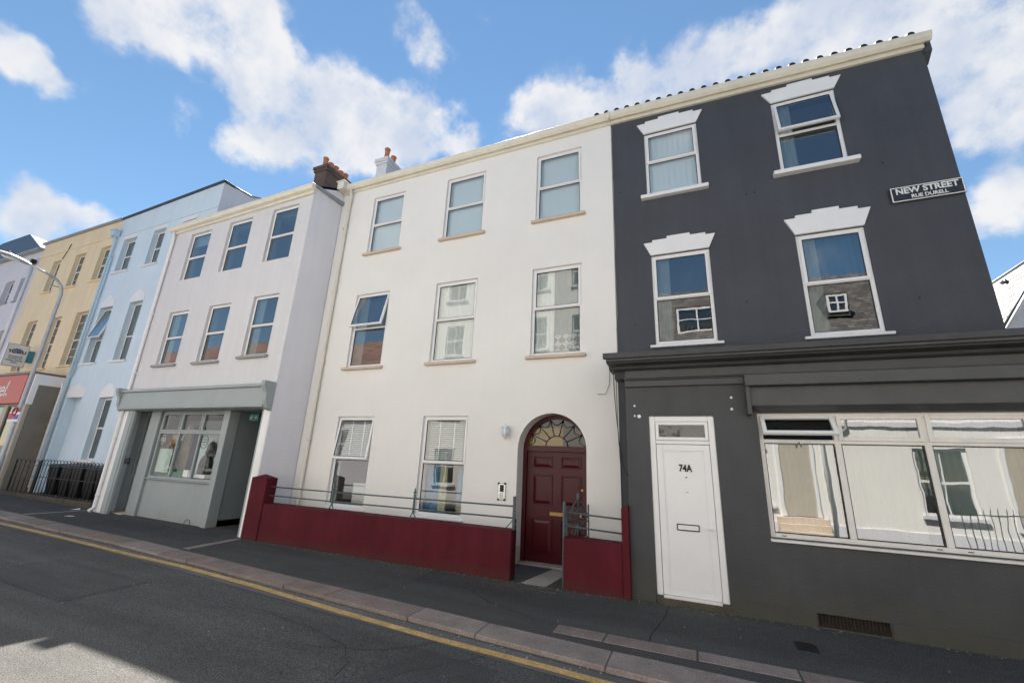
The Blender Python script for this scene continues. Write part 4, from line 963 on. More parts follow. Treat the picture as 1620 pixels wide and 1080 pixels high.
MB().hexa([(X0 - .01, SY - .05, Z0 - .045), (X1 + .01, SY - .05, Z0 - .045), (X1 + .01, fy + .06, Z0 - .045), (X0 - .01, fy + .06, Z0 - .045), (X0 - .01, SY - .05, Z0 - .015), (X1 + .01, SY - .05, Z0 - .015), (X1 + .01, fy + .06, Z0), (X0 - .01, fy + .06, Z0)]).build('sill', UPVCD, sw, bevel=.006)
b = MB()
for x in (.92, 2.45, 2.72): b.box(x, x + .05, fy - .002, fy + .002, Z0 + .022, Z0 + .032)
b.build('drain_slot', BLACKP, sw)
drape(.84, 1.66, .90, 2.13, SY + .30, 11, .02).build('net_curtain', NET, sw)
drape(1.72, 2.50, .90, 2.5, SY + .32, 8, .035).build('net_curtain', NETC, sw)
drape(2.62, 3.54, .90, 2.5, SY + .30, 13, .02).build('net_curtain', NET, sw)
MB().box(-.96, 4.5, SY + .25, SY + 3.3, -.005, .05).build('shop_floor', ROOMF, dk)

# enamel street sign on the corner
sg = thing('street_sign', (3.58, WY - .03, 6.09), 'black enamel street name sign with white border high on the charcoal wall', 'street sign')
sxc, szc, shw, shh = 3.585, 6.09, .452, .138
MB().box(sxc - shw, sxc + shw, WY - .045, WY - .012, szc - shh, szc + shh).build('sign_plate', SIGNBLK, sg, bevel=.015)
b = MB(); ring(b, sxc - shw + .012, sxc + shw - .012, szc - shh + .010, szc + shh - .010, WY - .049, WY - .044, .014); b.build('sign_border', SIGNW, sg)
text(sg, 'NEW STREET', (sxc, WY - .047, szc + .045), .14, SIGNW, bold=.004, width=.76)
text(sg, 'RUE DURELL', (sxc + .02, WY - .047, szc - .065), .085, SIGNW, bold=.002, width=.44)

# ================================================================ PALE GREY HOUSE (front Y = 6.80)
GY = 6.80
gr = thing('pale_grey_house', (-12, GY, 0), 'pale grey rendered house standing forward above a grey green shopfront', 'house')
G3 = [(-13.90, -12.94, 6.58, 8.13), (-12.15, -11.16, 6.60, 8.18), (-10.36, -9.37, 6.63, 8.22)]; G2 = [(-13.90, -13.0, 3.99, 5.56), (-12.11, -11.22, 3.98, 5.575), (-10.35, -9.42, 4.03, 5.63)]
wall_y('wall', GREYW, gr, -14.85, -8.88, 2.74, 8.5, GY, G3 + G2, thick=.3, top=(8.45, 8.58))
for i, h in enumerate(G3): window(gr, *h, GY + .07, .47, fw=.055, sw=.045, g=GLASSD, inside=None if i else 'half_blind', mat=UPVC)
for i, h in enumerate(G2): window(gr, *h, GY + .07, .50, fw=.055, sw=.045, g=GLASSD, inside=('side_net', None, 'side_net')[i], mat=UPVC, sill=(SILLG, .07, .075, .09, GY))
f = MB(); f.prism_x([(GY - .06, 8.26), (GY + .02, 8.26), (GY + .02, 8.47), (GY - .06, 8.47)], -14.87, -8.84, .12); f.build('fascia_board', CREAM, gr, bevel=.004)
f = MB(); f.prism_x([(GY - .065, 8.32), (GY - .065, 8.49), (GY - .17, 8.48), (GY - .175, 8.42), (GY - .14, 8.345)][::-1], -14.92, -8.80, .14); f.build('gutter', CREAM, gr, bevel=.004)
rfz = MB(); rfz.add([(-14.85, GY - .1, 8.46), (-8.86, GY - .1, 8.60), (-8.86, 10.4, 10.6), (-14.85, 10.4, 10.5), (-8.86, 14, 8.6), (-14.85, 14, 8.5)], [(0, 1, 2, 3), (3, 2, 4, 5)]); rfz.build('roof', SLATE, gr)
# side wall facing the white house's forecourt
b = MB(); b.add([(-8.878, GY, 2.74), (-8.878, 10.4, 2.74), (-8.88, 10.4, 10.55), (-8.88, GY, 8.58)], [(0, 1, 2, 3)]); b.box(-9.1, -8.88, GY + .001, 14, 0, 2.74); b.add([(-8.88, 10.4, 2.74), (-8.88, 14, 2.74), (-8.88, 14, 8.6), (-8.88, 10.4, 10.55)], [(0, 1, 2, 3)])
b.build('side_wall', SIDEW, gr)
MB().add([(-14.84, GY, 0), (-14.84, GY, 8.46), (-14.84, 10.4, 10.45), (-14.84, 14, 8.5), (-14.84, 14, 0)], [(0, 1, 2, 3, 4)]).build('party_wall', GREYW, gr)
MB().quad((-8.9, 13.9, 0), (-14.8, 13.9, 0), (-14.8, 13.9, 8.5), (-8.9, 13.9, 8.5)).build('back_wall', GREYW, gr)
interior(gr, -14.8, -8.95, GY + .3, GY + 4.2, (0, 3.2, 6.0, 8.4))
partitions(gr, (-12.6, -10.8), GY + .32, GY + 4.2, 8.2)
f = MB(); f.prism_x([(GY - .02, 8.60), (GY - .02, 8.64), (WY, 8.72), (WY, 8.60)][::-1], -8.92, -8.80); f.build('lead_flashing', LEAD, gr)
pipe(gr, [(-14.72, GY - .10, 8.30), (-14.74, GY - .05, 8.1), (-14.74, GY - .05, .20), (-14.76, GY - .14, .09)], .045, WHITET, (7.4, 5.6, 3.8, 2.0, .5), GY)
stack(gr, -11.86, -11.30, 8.95, 10.15, 8.8, 11.62, 5, STACK, ph=.42, pr=.09)
# shopfront
PZ = gz(-12)
b = MB(); b.box(-14.85, -14.50, GY - .01, GY + .3, PZ - .05, 2.74); b.build('pier', WHITET, gr, bevel=.01)
b = MB(); b.box(-9.10, -8.90, GY - .012, GY + .02, 0, 2.70); b.build('pier', WHITET, gr, bevel=.01)
b = MB(); b.box(-14.48, -14.16, GY - .03, GY + .05, PZ - .05, 2.72); b.box(-14.40, -14.22, GY - .05, GY, PZ - .05, 2.72); b.build('pilaster', GREYS, gr, bevel=.01)
b = MB(); b.box(-13.88, -13.46, 7.03, 7.3, PZ - .05, 2.74); b.build('pilaster', GREYS, gr, bevel=.01)
b = MB(); b.box(-10.80, -10.60, 7.03, 7.3, PZ - .05, 2.74); b.build('pilaster', GREYS, gr, bevel=.01)
b = MB(); b.box(-9.16, -9.09, GY, GY + .25, 0, 2.72); b.build('passage_jamb', GREYS, gr, bevel=.01)
b = MB(); b.box(-13.46, -10.80, 7.10, 7.25, PZ - .05, .98); b.build('stall_riser', GREYS, gr, bevel=.01)
box('soffit', GREYS, gr, -14.5, -9.1, GY + .0, 8.0, 2.735, 2.80)
b = MB(); b.prism_x([(GY - .17, 2.78), (GY, 2.74), (GY, 3.27), (GY - .17, 3.20)][::-1], -14.74, -8.96); fs = b.build('fascia', GREYS, gr, bevel=.006)
MB().prism_x([(GY - .22, 3.20), (GY + .0, 3.25), (GY + .0, 3.32), (GY - .22, 3.27)][::-1], -14.80, -8.93).build('fascia_cap', GREYS, fs, bevel=.005)
MB().prism_x([(GY - .18, 2.74), (GY, 2.70), (GY, 2.76), (GY - .19, 2.80)][::-1], -14.74, -8.96).build('fascia_bead', GREYS, fs, bevel=.004)
for xx in (-14.84, -8.98):
    MB().prism_x([(GY - .10, 2.70), (GY, 2.66), (GY, 3.32), (GY - .30, 3.32), (GY - .30, 3.22), (GY - .22, 3.05), (GY - .20, 2.88), (GY - .14, 2.72)][::-1], xx, xx + .12).build('console_bracket', GREYS, gr, bevel=.006)
b = MB(); gx = [-13.42, -12.55, -11.68, -10.80]; wy_ = 7.09
ring(b, gx[0], gx[3], 1.0, 2.73, wy_, wy_ + .08, .06); b.box(gx[0] + .06, gx[3] - .06, wy_ + .002, wy_ + .078, 2.14, 2.20)
for x in gx[1:3]: b.box(x - .03, x + .03, wy_ + .003, wy_ + .076, 1.06, 2.67)
gw_ = b.build('shop_window', GREYS, gr, bevel=.005)
for k in range(3):
    a, c = gx[k] + (.06 if k == 0 else .03), gx[k + 1] - (.06 if k == 2 else .03)
    MB().quad((a, wy_ + .04, 1.06), (c, wy_ + .04, 1.06), (c, wy_ + .04, 2.14), (a, wy_ + .04, 2.14)).build('pane', GLASSS, gw_)
    MB().quad((a + .04, wy_ + .03, 2.24), (c - .04, wy_ + .03, 2.24), (c - .04, wy_ + .03, 2.63), (a + .04, wy_ + .03, 2.63)).build('pane', GLASSS, gw_)
    s = MB(); ring(s, a, c, 2.20, 2.67, wy_ - .01, wy_ + .05, .04); s.build('sash', GREYS, gw_, bevel=.004)
MB().box(-13.46, -10.78, wy_ - .07, wy_ + .02, .975, 1.0).build('sill', GREYS, gw_, bevel=.006)
for (x, z, r_) in ((-13.20, 1.98, .12), (-11.48, 1.95, .16)):
    b = MB(); b.tube([(x + r_ * .85 * math.cos(t * math.pi / 12), wy_ + .033, z + r_ * math.sin(t * math.pi / 12)) for t in range(25)], .006, 4)
    for k in range(3): b.box(x - r_ * (.5, .65, .3)[k], x + r_ * (.5, .65, .3)[k], wy_ + .031, wy_ + .034, z + r_ * (.35, -.05, -.4)[k] - .008, z + r_ * (.35, -.05, -.4)[k] + .008)
    b.build('window_sticker', WHITET if x < -12 else BLACKP, gw_)
MB().box(-13.36, -12.80, wy_ + .10, wy_ + .11, 1.15, 1.75).build('poster', paint('pale_green_poster', (.45, .55, .48), .6), gw_)
MB().box(-12.22, -11.35, wy_ + .35, wy_ + .38, 1.05, 2.15).build('display_board', paint('pale_board', (.50, .58, .58), .7), gw_)
# shop display
MB().box(-14.8, -10.62, 7.25, 10, .0, .16).build('shop_floor', ROOMF, gr)
sh_ = tag(MB().box(-13.85, -12.45, wy_ + .25, wy_ + .75, .16, 1.22).build('display_table', GREENG, bevel=.02), 'green cloth covered display table inside the grey shop window', 'table')
def garment(x, y, z0, z1, w, mat, lab):
    b = MB(); b.lathe((0, 0, 0), [(w * .55, z0), (w * .5, z0 + (z1 - z0) * .35), (w * .42, z0 + (z1 - z0) * .62), (w * .5, z1 - .2), (w * .38, z1 - .08), (w * .12, z1 - .02), (w * .1, z1)], 14)
    for v in b.v: v.y = v.y * .35; v.x += .02 * math.sin(v.z * 9)
    for v in b.v: v.x += x; v.y += y
    return tag(b.build('hanging_garment', mat, at=(x, y, z0)), lab, 'garment', 'clothes hanging in the grey shop window')
garment(-12.95, wy_ + .5, 1.10, 2.45, .38, GARM2, 'beige hanging garment in the middle of the grey shop window')
garment(-12.52, wy_ + .5, 1.02, 2.45, .42, GARM, 'long navy garment hanging beside the beige one in the grey shop window')
b = MB(); b.tube([(-12.86, wy_ + .2, 1.08), (-12.88, wy_ + .2, 1.5), (-12.74, wy_ + .2, 1.95), (-12.50, wy_ + .2, 2.30)], .014, 6)
tag(b.build('white_hoop', WHITET), 'tall thin white curved rod standing in the grey shop window', 'rod')
def bag(x, z, w, h, lab):
    y = wy_ + .22; b = MB(); n_ = 12
    prof = [(x - w / 2, z), (x + w / 2, z)] + [(x + w / 2 * math.cos(t * math.pi / n_), z + h * .45 + h * .55 * math.sin(t * math.pi / n_)) for t in range(n_ + 1)]
    b.prism_y(prof, y, y + .12); o = b.build('backpack', BIN, at=(x, y, z), bevel=.02)
    MB().box(x - w * .32, x + w * .32, y - .04, y + .01, z + .03, z + h * .42).build('pocket', BIN, o, bevel=.02)
    MB().tube([(x - .05, y + .06, z + h), (x, y + .06, z + h + .05), (x + .05, y + .06, z + h)], .01, 6).build('handle', BIN, o)
    return tag(o, lab, 'bag', 'black bags in the grey shop window')
bag(-11.52, 1.60, .26, .36, 'small black bag hanging high at the right of the grey shop window')
bag(-11.62, 1.16, .42, .48, 'larger black backpack standing low in the grey shop window')
tag(MB().box(-11.98, -11.35, wy_ + .14, wy_ + .36, 1.07, 1.155).build('white_box', WHITET, bevel=.006), 'flat white box under the black backpack in the grey shop window', 'box')
tag(MB().box(-12.22, -12.02, wy_ + .14, wy_ + .26, 1.07, 1.24).build('white_box', WHITET, bevel=.006), 'small upright white box at the middle of the grey shop window sill', 'box')
ORA = paint('dried_orange_flowers', (.45, .22, .05), .9)
for (x, z, h, lab) in ((-13.08, 1.72, .30, 'drooping bunch of orange dried flowers hanging in the grey shop window'), (-13.33, 1.20, .16, 'low bunch of orange dried flowers on the green display table')):
    b = MB(); rq = random.Random(int(x * 10))
    for k in range(40):
        a = Vector((x + rq.gauss(0, .045), wy_ + .2 + rq.gauss(0, .03), z + rq.uniform(0, h))); r_ = rq.uniform(.012, .028)
        b.add([a + Vector((r_, 0, 0)), a + Vector((-r_, 0, 0)), a + Vector((0, r_, 0)), a + Vector((0, -r_, 0)), a + Vector((0, 0, r_ * 1.6)), a - Vector((0, 0, r_ * 1.6))], [(0, 2, 4), (2, 1, 4), (1, 3, 4), (3, 0, 4), (2, 0, 5), (1, 2, 5), (3, 1, 5), (0, 3, 5)])
    tag(b.build('dried_flowers', ORA), lab, 'flowers', 'dried flowers in the grey shop window')
for (x0, x1, z0, z1, m_) in ((-13.72, -13.45, 1.9, 2.3, SIGNW), (-13.72, -13.3, 1.3, 1.75, BLIND), (-13.15, -12.95, 1.9, 2.2, CREAMB)):
    MB().box(x0, x1, wy_ + .21, wy_ + .215, z0, z1).build('hanging_card', m_, gw_)
MB().box(-14.4, -12.2, wy_ + 1.2, wy_ + 1.25, .2, 2.6).build('display_screen', BLIND, gr)
# recessed grey door
b = MB(); ring(b, -14.50, -13.86, .06, 2.72, 7.24, 7.32, .07, .02); b.box(-14.43, -13.93, 7.242, 7.318, 2.16, 2.22); gd = b.build('door_frame', GREYS, gr, bevel=.005)
MB().box(-14.43, -13.93, 7.26, 7.30, .08, 2.15).build('door_leaf', GREYS2, gd, bevel=.004)
MB().quad((-14.43, 7.27, 2.23), (-13.93, 7.27, 2.23), (-13.93, 7.27, 2.65), (-14.43, 7.27, 2.65)).build('pane', GLASSD, gd)
b = MB(); b.box(-14.515, -14.50, 7.0, 7.14, 1.30, 1.46); kp = b.build('keypad', BLACKP, gr, bevel=.006)
MB().box(-14.502, -14.495, 7.03, 7.11, 1.335, 1.425).build('keypad_face', STEEL, kp)
box('doorstep', SILLB, gr, -14.5, -13.88, 6.95, 7.26, PZ - .02, PZ + .05, .01)
box('recess_wall', GREYS, gr, -14.56, -14.505, GY + .05, 7.32, PZ, 2.74)
# passage
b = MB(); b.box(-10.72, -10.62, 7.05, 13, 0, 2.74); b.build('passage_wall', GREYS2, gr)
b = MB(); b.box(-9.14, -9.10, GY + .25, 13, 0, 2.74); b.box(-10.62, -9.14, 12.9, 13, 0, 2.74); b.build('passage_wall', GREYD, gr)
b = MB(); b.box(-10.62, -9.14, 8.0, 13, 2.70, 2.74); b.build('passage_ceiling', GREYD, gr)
b = MB(); b.box(-10.62, -9.14, 9.3, 9.4, 2.15, 2.30); b.box(-10.62, -10.52, 9.3, 9.4, 0, 2.15); b.box(-9.24, -9.14, 9.3, 9.4, 0, 2.15); b.build('inner_door_frame', GREYS2, gr, bevel=.005)
es = thing('exit_sign', (-10.06, 7.3, 2.6), 'small green fire exit sign in the dark passage of the grey shop', 'exit sign')
EG = paint('exit_green', (.01, .13, .09), .5)
MB().box(-10.26, -9.92, 7.30, 7.315, 2.50, 2.66).build('sign_plate', EG, es)
b = MB(); yy = 7.296
b.tube([(-10.16, yy, 2.62), (-10.16, yy, 2.632)], .013, 6)
b.tube([(-10.16, yy, 2.61), (-10.18, yy, 2.57), (-10.155, yy, 2.545), (-10.175, yy, 2.52)], .008, 4); b.tube([(-10.18, yy, 2.57), (-10.21, yy, 2.55), (-10.225, yy, 2.53)], .007, 4)
b.tube([(-10.16, yy, 2.605), (-10.13, yy, 2.585), (-10.115, yy, 2.60)], .006, 4); b.tube([(-10.16, yy, 2.605), (-10.19, yy, 2.60), (-10.20, yy, 2.575)], .006, 4)
b.tube([(-10.06, yy, 2.58), (-9.99, yy, 2.58)], .008, 4); b.tube([(-10.02, yy, 2.61), (-9.985, yy, 2.58), (-10.02, yy, 2.55)], .008, 4)
b.build('running_man_and_arrow', SIGNW, es)
b = MB(); b.tube([(-11.35 + .11 * math.cos(math.pi * t / 8), 7.08, .04 + .10 * math.sin(math.pi * t / 8)) for t in range(9)], .006, 5)
tag(b.build('iron_hoop', BLACKI), 'small thin hoop at the foot of the grey shopfront wall', 'hoop')

# ================================================================ PALE BLUE HOUSE (front Y = 7.80)
BY = 7.80
bl = thing('pale_blue_house', (-18, BY, 0), 'pale blue rendered house with flat parapet and white window heads', 'house')
BH3 = [(-20.50, -19.60, 8.26, 9.69), (-18.50, -17.72, 8.26, 9.72), (-16.75, -15.95, 8.26, 9.75)]; BH2 = [(-20.58, -19.73, 4.63, 6.79), (-18.62, -17.80, 4.63, 6.80), (-16.7, -15.9, 4.63, 6.8)]
BH1 = [(-20.86, -19.82, .05, 3.38), (-18.66, -17.86, 1.30, 3.34), (-16.7, -15.9, 1.3, 3.34)]
wall_y('wall', BLUEW, bl, -21.06, -14.86, 0, 10.9, BY, BH3 + BH2 + BH1, thick=.34, top=(10.72, 10.96))
for h in BH3: window(bl, *h, BY + .17, .50, fw=.05, sw=.045, g=GLASSD, inside='side_net', sill=(WHITET, .10, .08, .08, BY))
for i, h in enumerate(BH2): window(bl, *h, BY + .17, .42, fw=.05, sw=.045, g=GLASSD, inside='side_net', opn=14 if i == 0 else 0, sill=(WHITET, .10, .08, .08, BY))
for h in BH1[1:]: window(bl, *h, BY + .17, .50, fw=.05, sw=.045, g=GLASSD, inside='drapes', sill=(WHITET, .12, .10, .10, BY))
box('door_leaf', BLUEW, bl, -20.86, -19.82, BY + .30, BY + .34, .05, 3.38)
for h in BH3: MB().box(h[0] - .02, h[1] + .03, BY - .012, BY + .02, h[3] - .002, h[3] + .17).build('lintel', WHITET, bl, bevel=.004)
for h in BH2 + BH1[:2]:
    x0, x1, z = h[0] - .03, h[1] + .04, h[3] + .0; w = x1 - x0
    poly = [(x0, z), (x1, z), (x1, z + .26), (x1 - w * .12, z + .26), (x1 - w * .18, z + .36), (x1 - w * .32, z + .40), (x1 - w * .36, z + .47), (x0 + w * .36, z + .47), (x0 + w * .32, z + .40), (x0 + w * .18, z + .36), (x0 + w * .12, z + .26), (x0, z + .26)]
    MB().prism_y(poly, BY - .015, BY + .02).build('lintel', WHITET, bl, bevel=.004)
MB().prism_x([(BY - .03, 9.86), (BY + .02, 9.86), (BY + .02, 9.90), (BY - .03, 9.895)][::-1], -21.06, -14.86, .10).build('string_course', BLUEW, bl)
MB().prism_x([(BY - .06, 10.72), (BY + .36, 10.72), (BY + .36, 10.80), (BY - .06, 10.80)], -21.12, -14.80, .24).build('coping', COPING, bl, bevel=.005)
b = MB(); b.add([(-14.852, BY, 0), (-14.852, 13, 0), (-14.852, 13, 9.9), (-14.852, 9.75, 11.45), (-14.852, 8.78, 11.0), (-14.852, BY, 10.95)], [(0, 1, 2, 3, 4, 5)]); b.build('side_wall', LILAC, bl)
MB().tube([(-14.84, BY + .02, 11.0), (-14.84, 8.78, 11.04)], .04, 4).build('coping', COPING, bl)
MB().tube([(-14.84, 8.78, 11.03), (-14.84, 9.75, 11.48), (-14.84, 13, 9.9)], .035, 4).build('verge', LEAD, bl)
MB().quad((-21.0, BY + .3, 10.3), (-14.9, BY + .3, 10.5), (-14.9, 13, 9.9), (-21, 13, 9.9)).build('roof', SLATE, bl)
interior(bl, -21, -14.9, BY + .34, BY + 4, (0, 3.9, 7.3, 10.2))
partitions(bl, (-19.2, -17.2), BY + .34, BY + 4, 10)
PB = paint('pale_blue_pipe', (.50, .66, .76), .4, .05)
MB().box(-21.16, -20.90, BY - .24, BY - .02, 9.86, 10.12).box(-21.2, -20.86, BY - .27, BY - .02, 10.12, 10.17).build('rainwater_head', PB, bl, bevel=.015)
pipe(bl, [(-21.03, BY - .12, 9.9), (-21.0, BY - .08, 9.7), (-21.0, BY - .08, .3)], .05, PB, (8.6, 6.4, 4.2), BY)
MB().tube([(-20.88, BY - .1, 9.0), (-20.88, BY - .06, 8.8), (-20.86, BY - .06, 4.2)], .03, 8).build('downpipe', PB, bl)
pipe(bl, [(-21.14, BY - .14, 3.9), (-21.14, BY - .09, 3.7), (-21.14, BY - .09, .3)], .05, WHITET, (2.4, 1.1), BY)
# railing with hoops, plinth, bins
pl = thing('plinth_kerb', (-18.4, 7.1, 0), 'low dirty brown stone kerb under the black hoop railing', 'low wall')
for k, (a, c) in enumerate(((-21.4, -19.9), (-19.88, -18.4), (-18.38, -16.9), (-16.88, -15.45))): MB().box(a, c, 6.98, 7.2, gz(a) - .05, .235).build('stone', SOIL, pl, bevel=.015)
hr = thing('hoop_railing', (-17.4, 7.1, .2), 'black hoop topped iron railing in front of the row of black bins', 'railing')
def hoops(root, x0, x1, y, zb, zt_, pitch=.19):
    n_ = int(round((x1 - x0) / pitch)); p = (x1 - x0) / n_
    for k in range(n_):
        a = x0 + p * k + .015; c = x0 + p * (k + 1) - .015; r_ = (c - a) / 2 + .02
        pts = [(a, y, zb)] + [((a + c) / 2 - r_ * math.cos(math.pi * t / 8), y, zt_ - r_ + r_ * math.sin(math.pi * t / 8)) for t in range(9)] + [(c, y, zb)]
        MB().tube(pts, .009, 5).build('hoop', BLACKI, root)
    for z in (zb + .05, (zb + zt_) / 2, zt_ - .17): MB().box(x0, x1, y - .012, y + .012, z - .008, z + .008).build('cross_bar', BLACKI, root)
    for x in (x0, x1): MB().box(x - .022, x + .022, y - .022, y + .022, zb - .05, zt_ - .02).build('post', BLACKI, root)
hoops(hr, -19.2, -15.50, 7.1, .22, 1.27)
hg = thing('hoop_gate', (-20.0, 7.1, .2), 'black hoop topped gate section beside the pebble dashed shop end', 'gate')
hoops(hg, -20.85, -19.30, 7.1, .22, 1.24, .31)
def wheelie(x, y, lab):
    t = thing('wheelie_bin', (x, y, .17), lab, 'bin', 'black bins behind the hoop railing')
    z = .17
    MB().hexa([(x - .24, y - .24, z + .05), (x + .24, y - .24, z + .05), (x + .24, y + .24, z + .05), (x - .24, y + .24, z + .05), (x - .29, y - .30, z + .92), (x + .29, y - .30, z + .92), (x + .29, y + .30, z + .92), (x - .29, y + .30, z + .92)]).build('body', BIN, t, bevel=.02)
    MB().hexa([(x - .31, y - .34, z + .92), (x + .31, y - .34, z + .92), (x + .31, y + .33, z + .92), (x - .31, y + .33, z + .92), (x - .28, y - .30, z + .97), (x + .28, y - .30, z + .97), (x + .28, y + .30, z + 1.0), (x - .28, y + .30, z + 1.0)]).build('lid', BIN, t, bevel=.012)
    MB().tube([(x - .26, y + .33, z + .86), (x + .26, y + .33, z + .86)], .018, 8).build('handle', BIN, t)
    for s_ in (-1, 1): MB().tube([(x + s_ * .20, y + .24, z + .08), (x + s_ * .26, y + .24, z + .08)], .10, 14).build('wheel', BIN, t)
    return t
labs = ['black wheelie bin nearest the blue doorway, first behind the hoop railing', 'black wheelie bin second from the blue doorway', 'black wheelie bin third from the blue doorway, middle of the row', 'black wheelie bin fourth from the blue doorway, under the blue ground floor window', 'black wheelie bin at the grey house end of the row behind the railing']
w0 = wheelie(-18.75, 7.55, labs[0])
for k in range(1, 5): copy_tree(w0, None, (-18.75 + .70 * k, 7.55 + .03 * (k % 2), .17), labs[k])

# ================================================================ YELLOW HOUSE WITH TRAVEL SHOP
ye = thing('yellow_house', (-24, BY, 0), 'yellow rendered house with sash windows above a red fascia shop', 'house')
Y3 = [(-26.0, -25.3, 8.10, 9.60), (-24.08, -23.26, 8.10, 9.62), (-22.10, -21.22, 8.12, 9.63)]; Y2 = [(-26.25, -25.42, 4.58, 6.78), (-24.15, -23.38, 4.6, 6.76), (-22.28, -21.36, 4.64, 6.79)]
wall_y('wall', YELW, ye, -27.5, -21.06, 0, 10.7, BY, Y3 + Y2, thick=.34)
for h in Y3 + Y2: window(ye, *h, BY + .15, .48, fw=.05, sw=.045, g=GLASSD, inside='side_net', bars=1 if h in Y3 else 2, sill=(YELW, .10, .08, .08, BY))
MB().box(-27.52, -21.08, BY - .03, BY + .02, 9.98, 10.01).build('string_course', YELW, ye)
MB().box(-27.6, -21.08, BY - .09, BY + .36, 10.70, 10.80).build('coping', LEAD, ye, bevel=.01)
MB().quad((-27.5, BY + .3, 10.3), (-21.1, BY + .3, 10.3), (-21.1, 14, 10.2), (-27.5, 14, 10.2)).build('roof', SLATE, ye)
interior(ye, -27.4, -21.1, BY + .34, BY + 4, (0, 3.9, 7.3, 10.2)); partitions(ye, (-24.8, -22.7), BY + .34, BY + 4, 10)
MB().tube([(-24.9, BY - .012, 10.3), (-25.0, BY - .012, 10.0), (-25.25, BY - .012, 9.62)], .02, 5).build('wall_crack', SOIL, ye)
MB().tube([(-24.5, BY - .3, 8.15), (-24.5, BY, 8.17)], .02, 6).build('wall_spur', LEAD, ye)
# shop unit
sy = 7.02
wall_y('shop_wall', BEIGET, ye, -27.5, -21.42, 0, 3.2, sy + .12, [(-27.2, -25.3, .5, 3.05), (-24.95, -23.4, .5, 3.05), (-23.1, -22.2, .1, 3.05)], thick=.12)
for a, c, z in ((-27.2, -25.3, .5), (-24.95, -23.4, .5), (-23.1, -22.2, .1)):
    b = MB(); ring(b, a, c, z, 3.05, sy + .14, sy + .2, .06); w = b.build('shop_window', BRONZE, ye)
    MB().quad((a + .06, sy + .17, z + .06), (c - .06, sy + .17, z + .06), (c - .06, sy + .17, 2.99), (a + .06, sy + .17, 2.99)).build('pane', GLASSD, w)
MB().box(-21.95, -21.42, sy + .0, sy + .12, 0, 3.05).build('pilaster', BEIGET, ye, bevel=.01)
rfa = MB().box(-27.5, -21.85, sy - .06, sy + .12, 3.08, 4.12).build('red_fascia', REDSHOP, ye, bevel=.01)
MB().box(-21.85, -21.46, sy - .02, sy + .12, 3.08, 4.12).build('fascia_end', DREDSHOP, ye, bevel=.005)
text(rfa, 'travel.', (-22.95, sy - .064, 3.60), .80, SIGNW, bold=.006, shear=.25, align='RIGHT', ext=.003)
MB().box(-27.5, -21.40, sy - .10, BY, 4.12, 4.20).build('flat_roof', BRONZE, ye, bevel=.01)
MB().box(-21.44, -21.40, sy + .12, BY, 0.1, 3.75).build('end_wall', PEBBLE, ye)
MB().box(-21.45, -21.385, sy - .02, BY, 3.75, 4.12).box(-21.45, -21.385, sy - .02, sy + .14, 3.05, 3.75).build('end_trim', WHITET, ye, bevel=.005)
# projecting union sign
us = thing('projecting_sign', (-25.6, 7.5, 5.1), 'white projecting box sign with a blue emblem on the yellow house', 'sign')
SX = -24.6
ya, yb_ = 6.98, 7.60
MB().box(SX - .06, SX + .06, ya, yb_, 4.62, 5.50).build('sign_box', SIGNW, us, bevel=.012)
b = MB()
for q in ((ya, ya + .02, 4.62, 5.50), (yb_ - .02, yb_, 4.62, 5.50), (ya, yb_, 5.48, 5.50), (ya, yb_, 4.62, 4.64)): b.box(SX + .06, SX + .066, *q)
b.build('sign_trim', STEEL, us)
rx = (math.pi / 2, 0, math.pi / 2); cyy = (ya + yb_) / 2
b = MB(); pr_ = []
for k in range(24):
    a = 2 * math.pi * k / 24; r_ = .17 if k % 2 else .135; pr_.append((cyy + r_ * 1.1 * math.cos(a), 5.23 + r_ * .62 * math.sin(a)))
b.prism_x(pr_, SX + .060, SX + .064); b.build('emblem', NAVY, us)
text(us, 'TGWU', (SX + .065, cyy, 5.185), .17, SIGNW, rx, bold=.016, width=.52, ext=.001)
text(us, 'TGWU', (SX + .069, cyy, 5.185), .17, BLACKP, rx, bold=.006, width=.50)
for k, s_ in enumerate(('SOUTHERN AREA', 'TRANSPORT AND', 'GENERAL WORKERS', 'UNION')): text(us, s_, (SX + .062, cyy, 5.01 - .082 * k), .062, BLACKP, rx, bold=.001, width=(.40, .40, .48, .18)[k])
MB().box(SX - .12, SX + .05, yb_ + .0, BY, 4.85, 5.32).build('wall_bracket', PETROL, us, bevel=.01)

# ================================================================ FAR WHITE HOUSE WITH SLATE HIP ROOF
fw_ = thing('far_white_house', (-32, BY, 0), 'off white rendered house with dark slate hipped roof beyond the yellow house', 'house')
fx = [(-36.6, -35.7), (-33.4, -32.4), (-30.25, -29.35), (-28.75, -27.95)]
FHs = [(a, c, 8.02, 9.18) for a, c in fx] + [(a, c, 4.6, 6.6) for a, c in fx]
wall_y('wall', LILAC, fw_, -40, -27.52, 0, 10.55, BY, FHs, thick=.34)
for h in FHs: window(fw_, *h, BY + .17, .5, fw=.05, sw=.045, g=GLASSD, sill=(LEAD, .06, .06, .06, BY))
rp = (-34.6, 9.05, 13.35)
b = MB(); b.add([(-40, BY - .15, 10.5), (-27.45, BY - .15, 10.5), (-27.45, 14, 10.5), (-40, 14, 10.5), rp, (-38, 9.05, 13.35)], [(0, 1, 4, 5), (1, 2, 4), (2, 3, 5, 4), (3, 0, 5)]); b.build('roof', SLATEB, fw_)
MB().box(-40, -27.5, BY - .2, BY, 10.42, 10.52).build('gutter', LEAD, fw_)
interior(fw_, -39.9, -27.6, BY + .34, BY + 4, (0, 3.9, 7.3, 10.2))
pipe(fw_, [(-27.9, BY - .07, 10.0), (-27.9, BY - .07, 4.5)], .05, WHITET, (8.2, 6.2), BY)
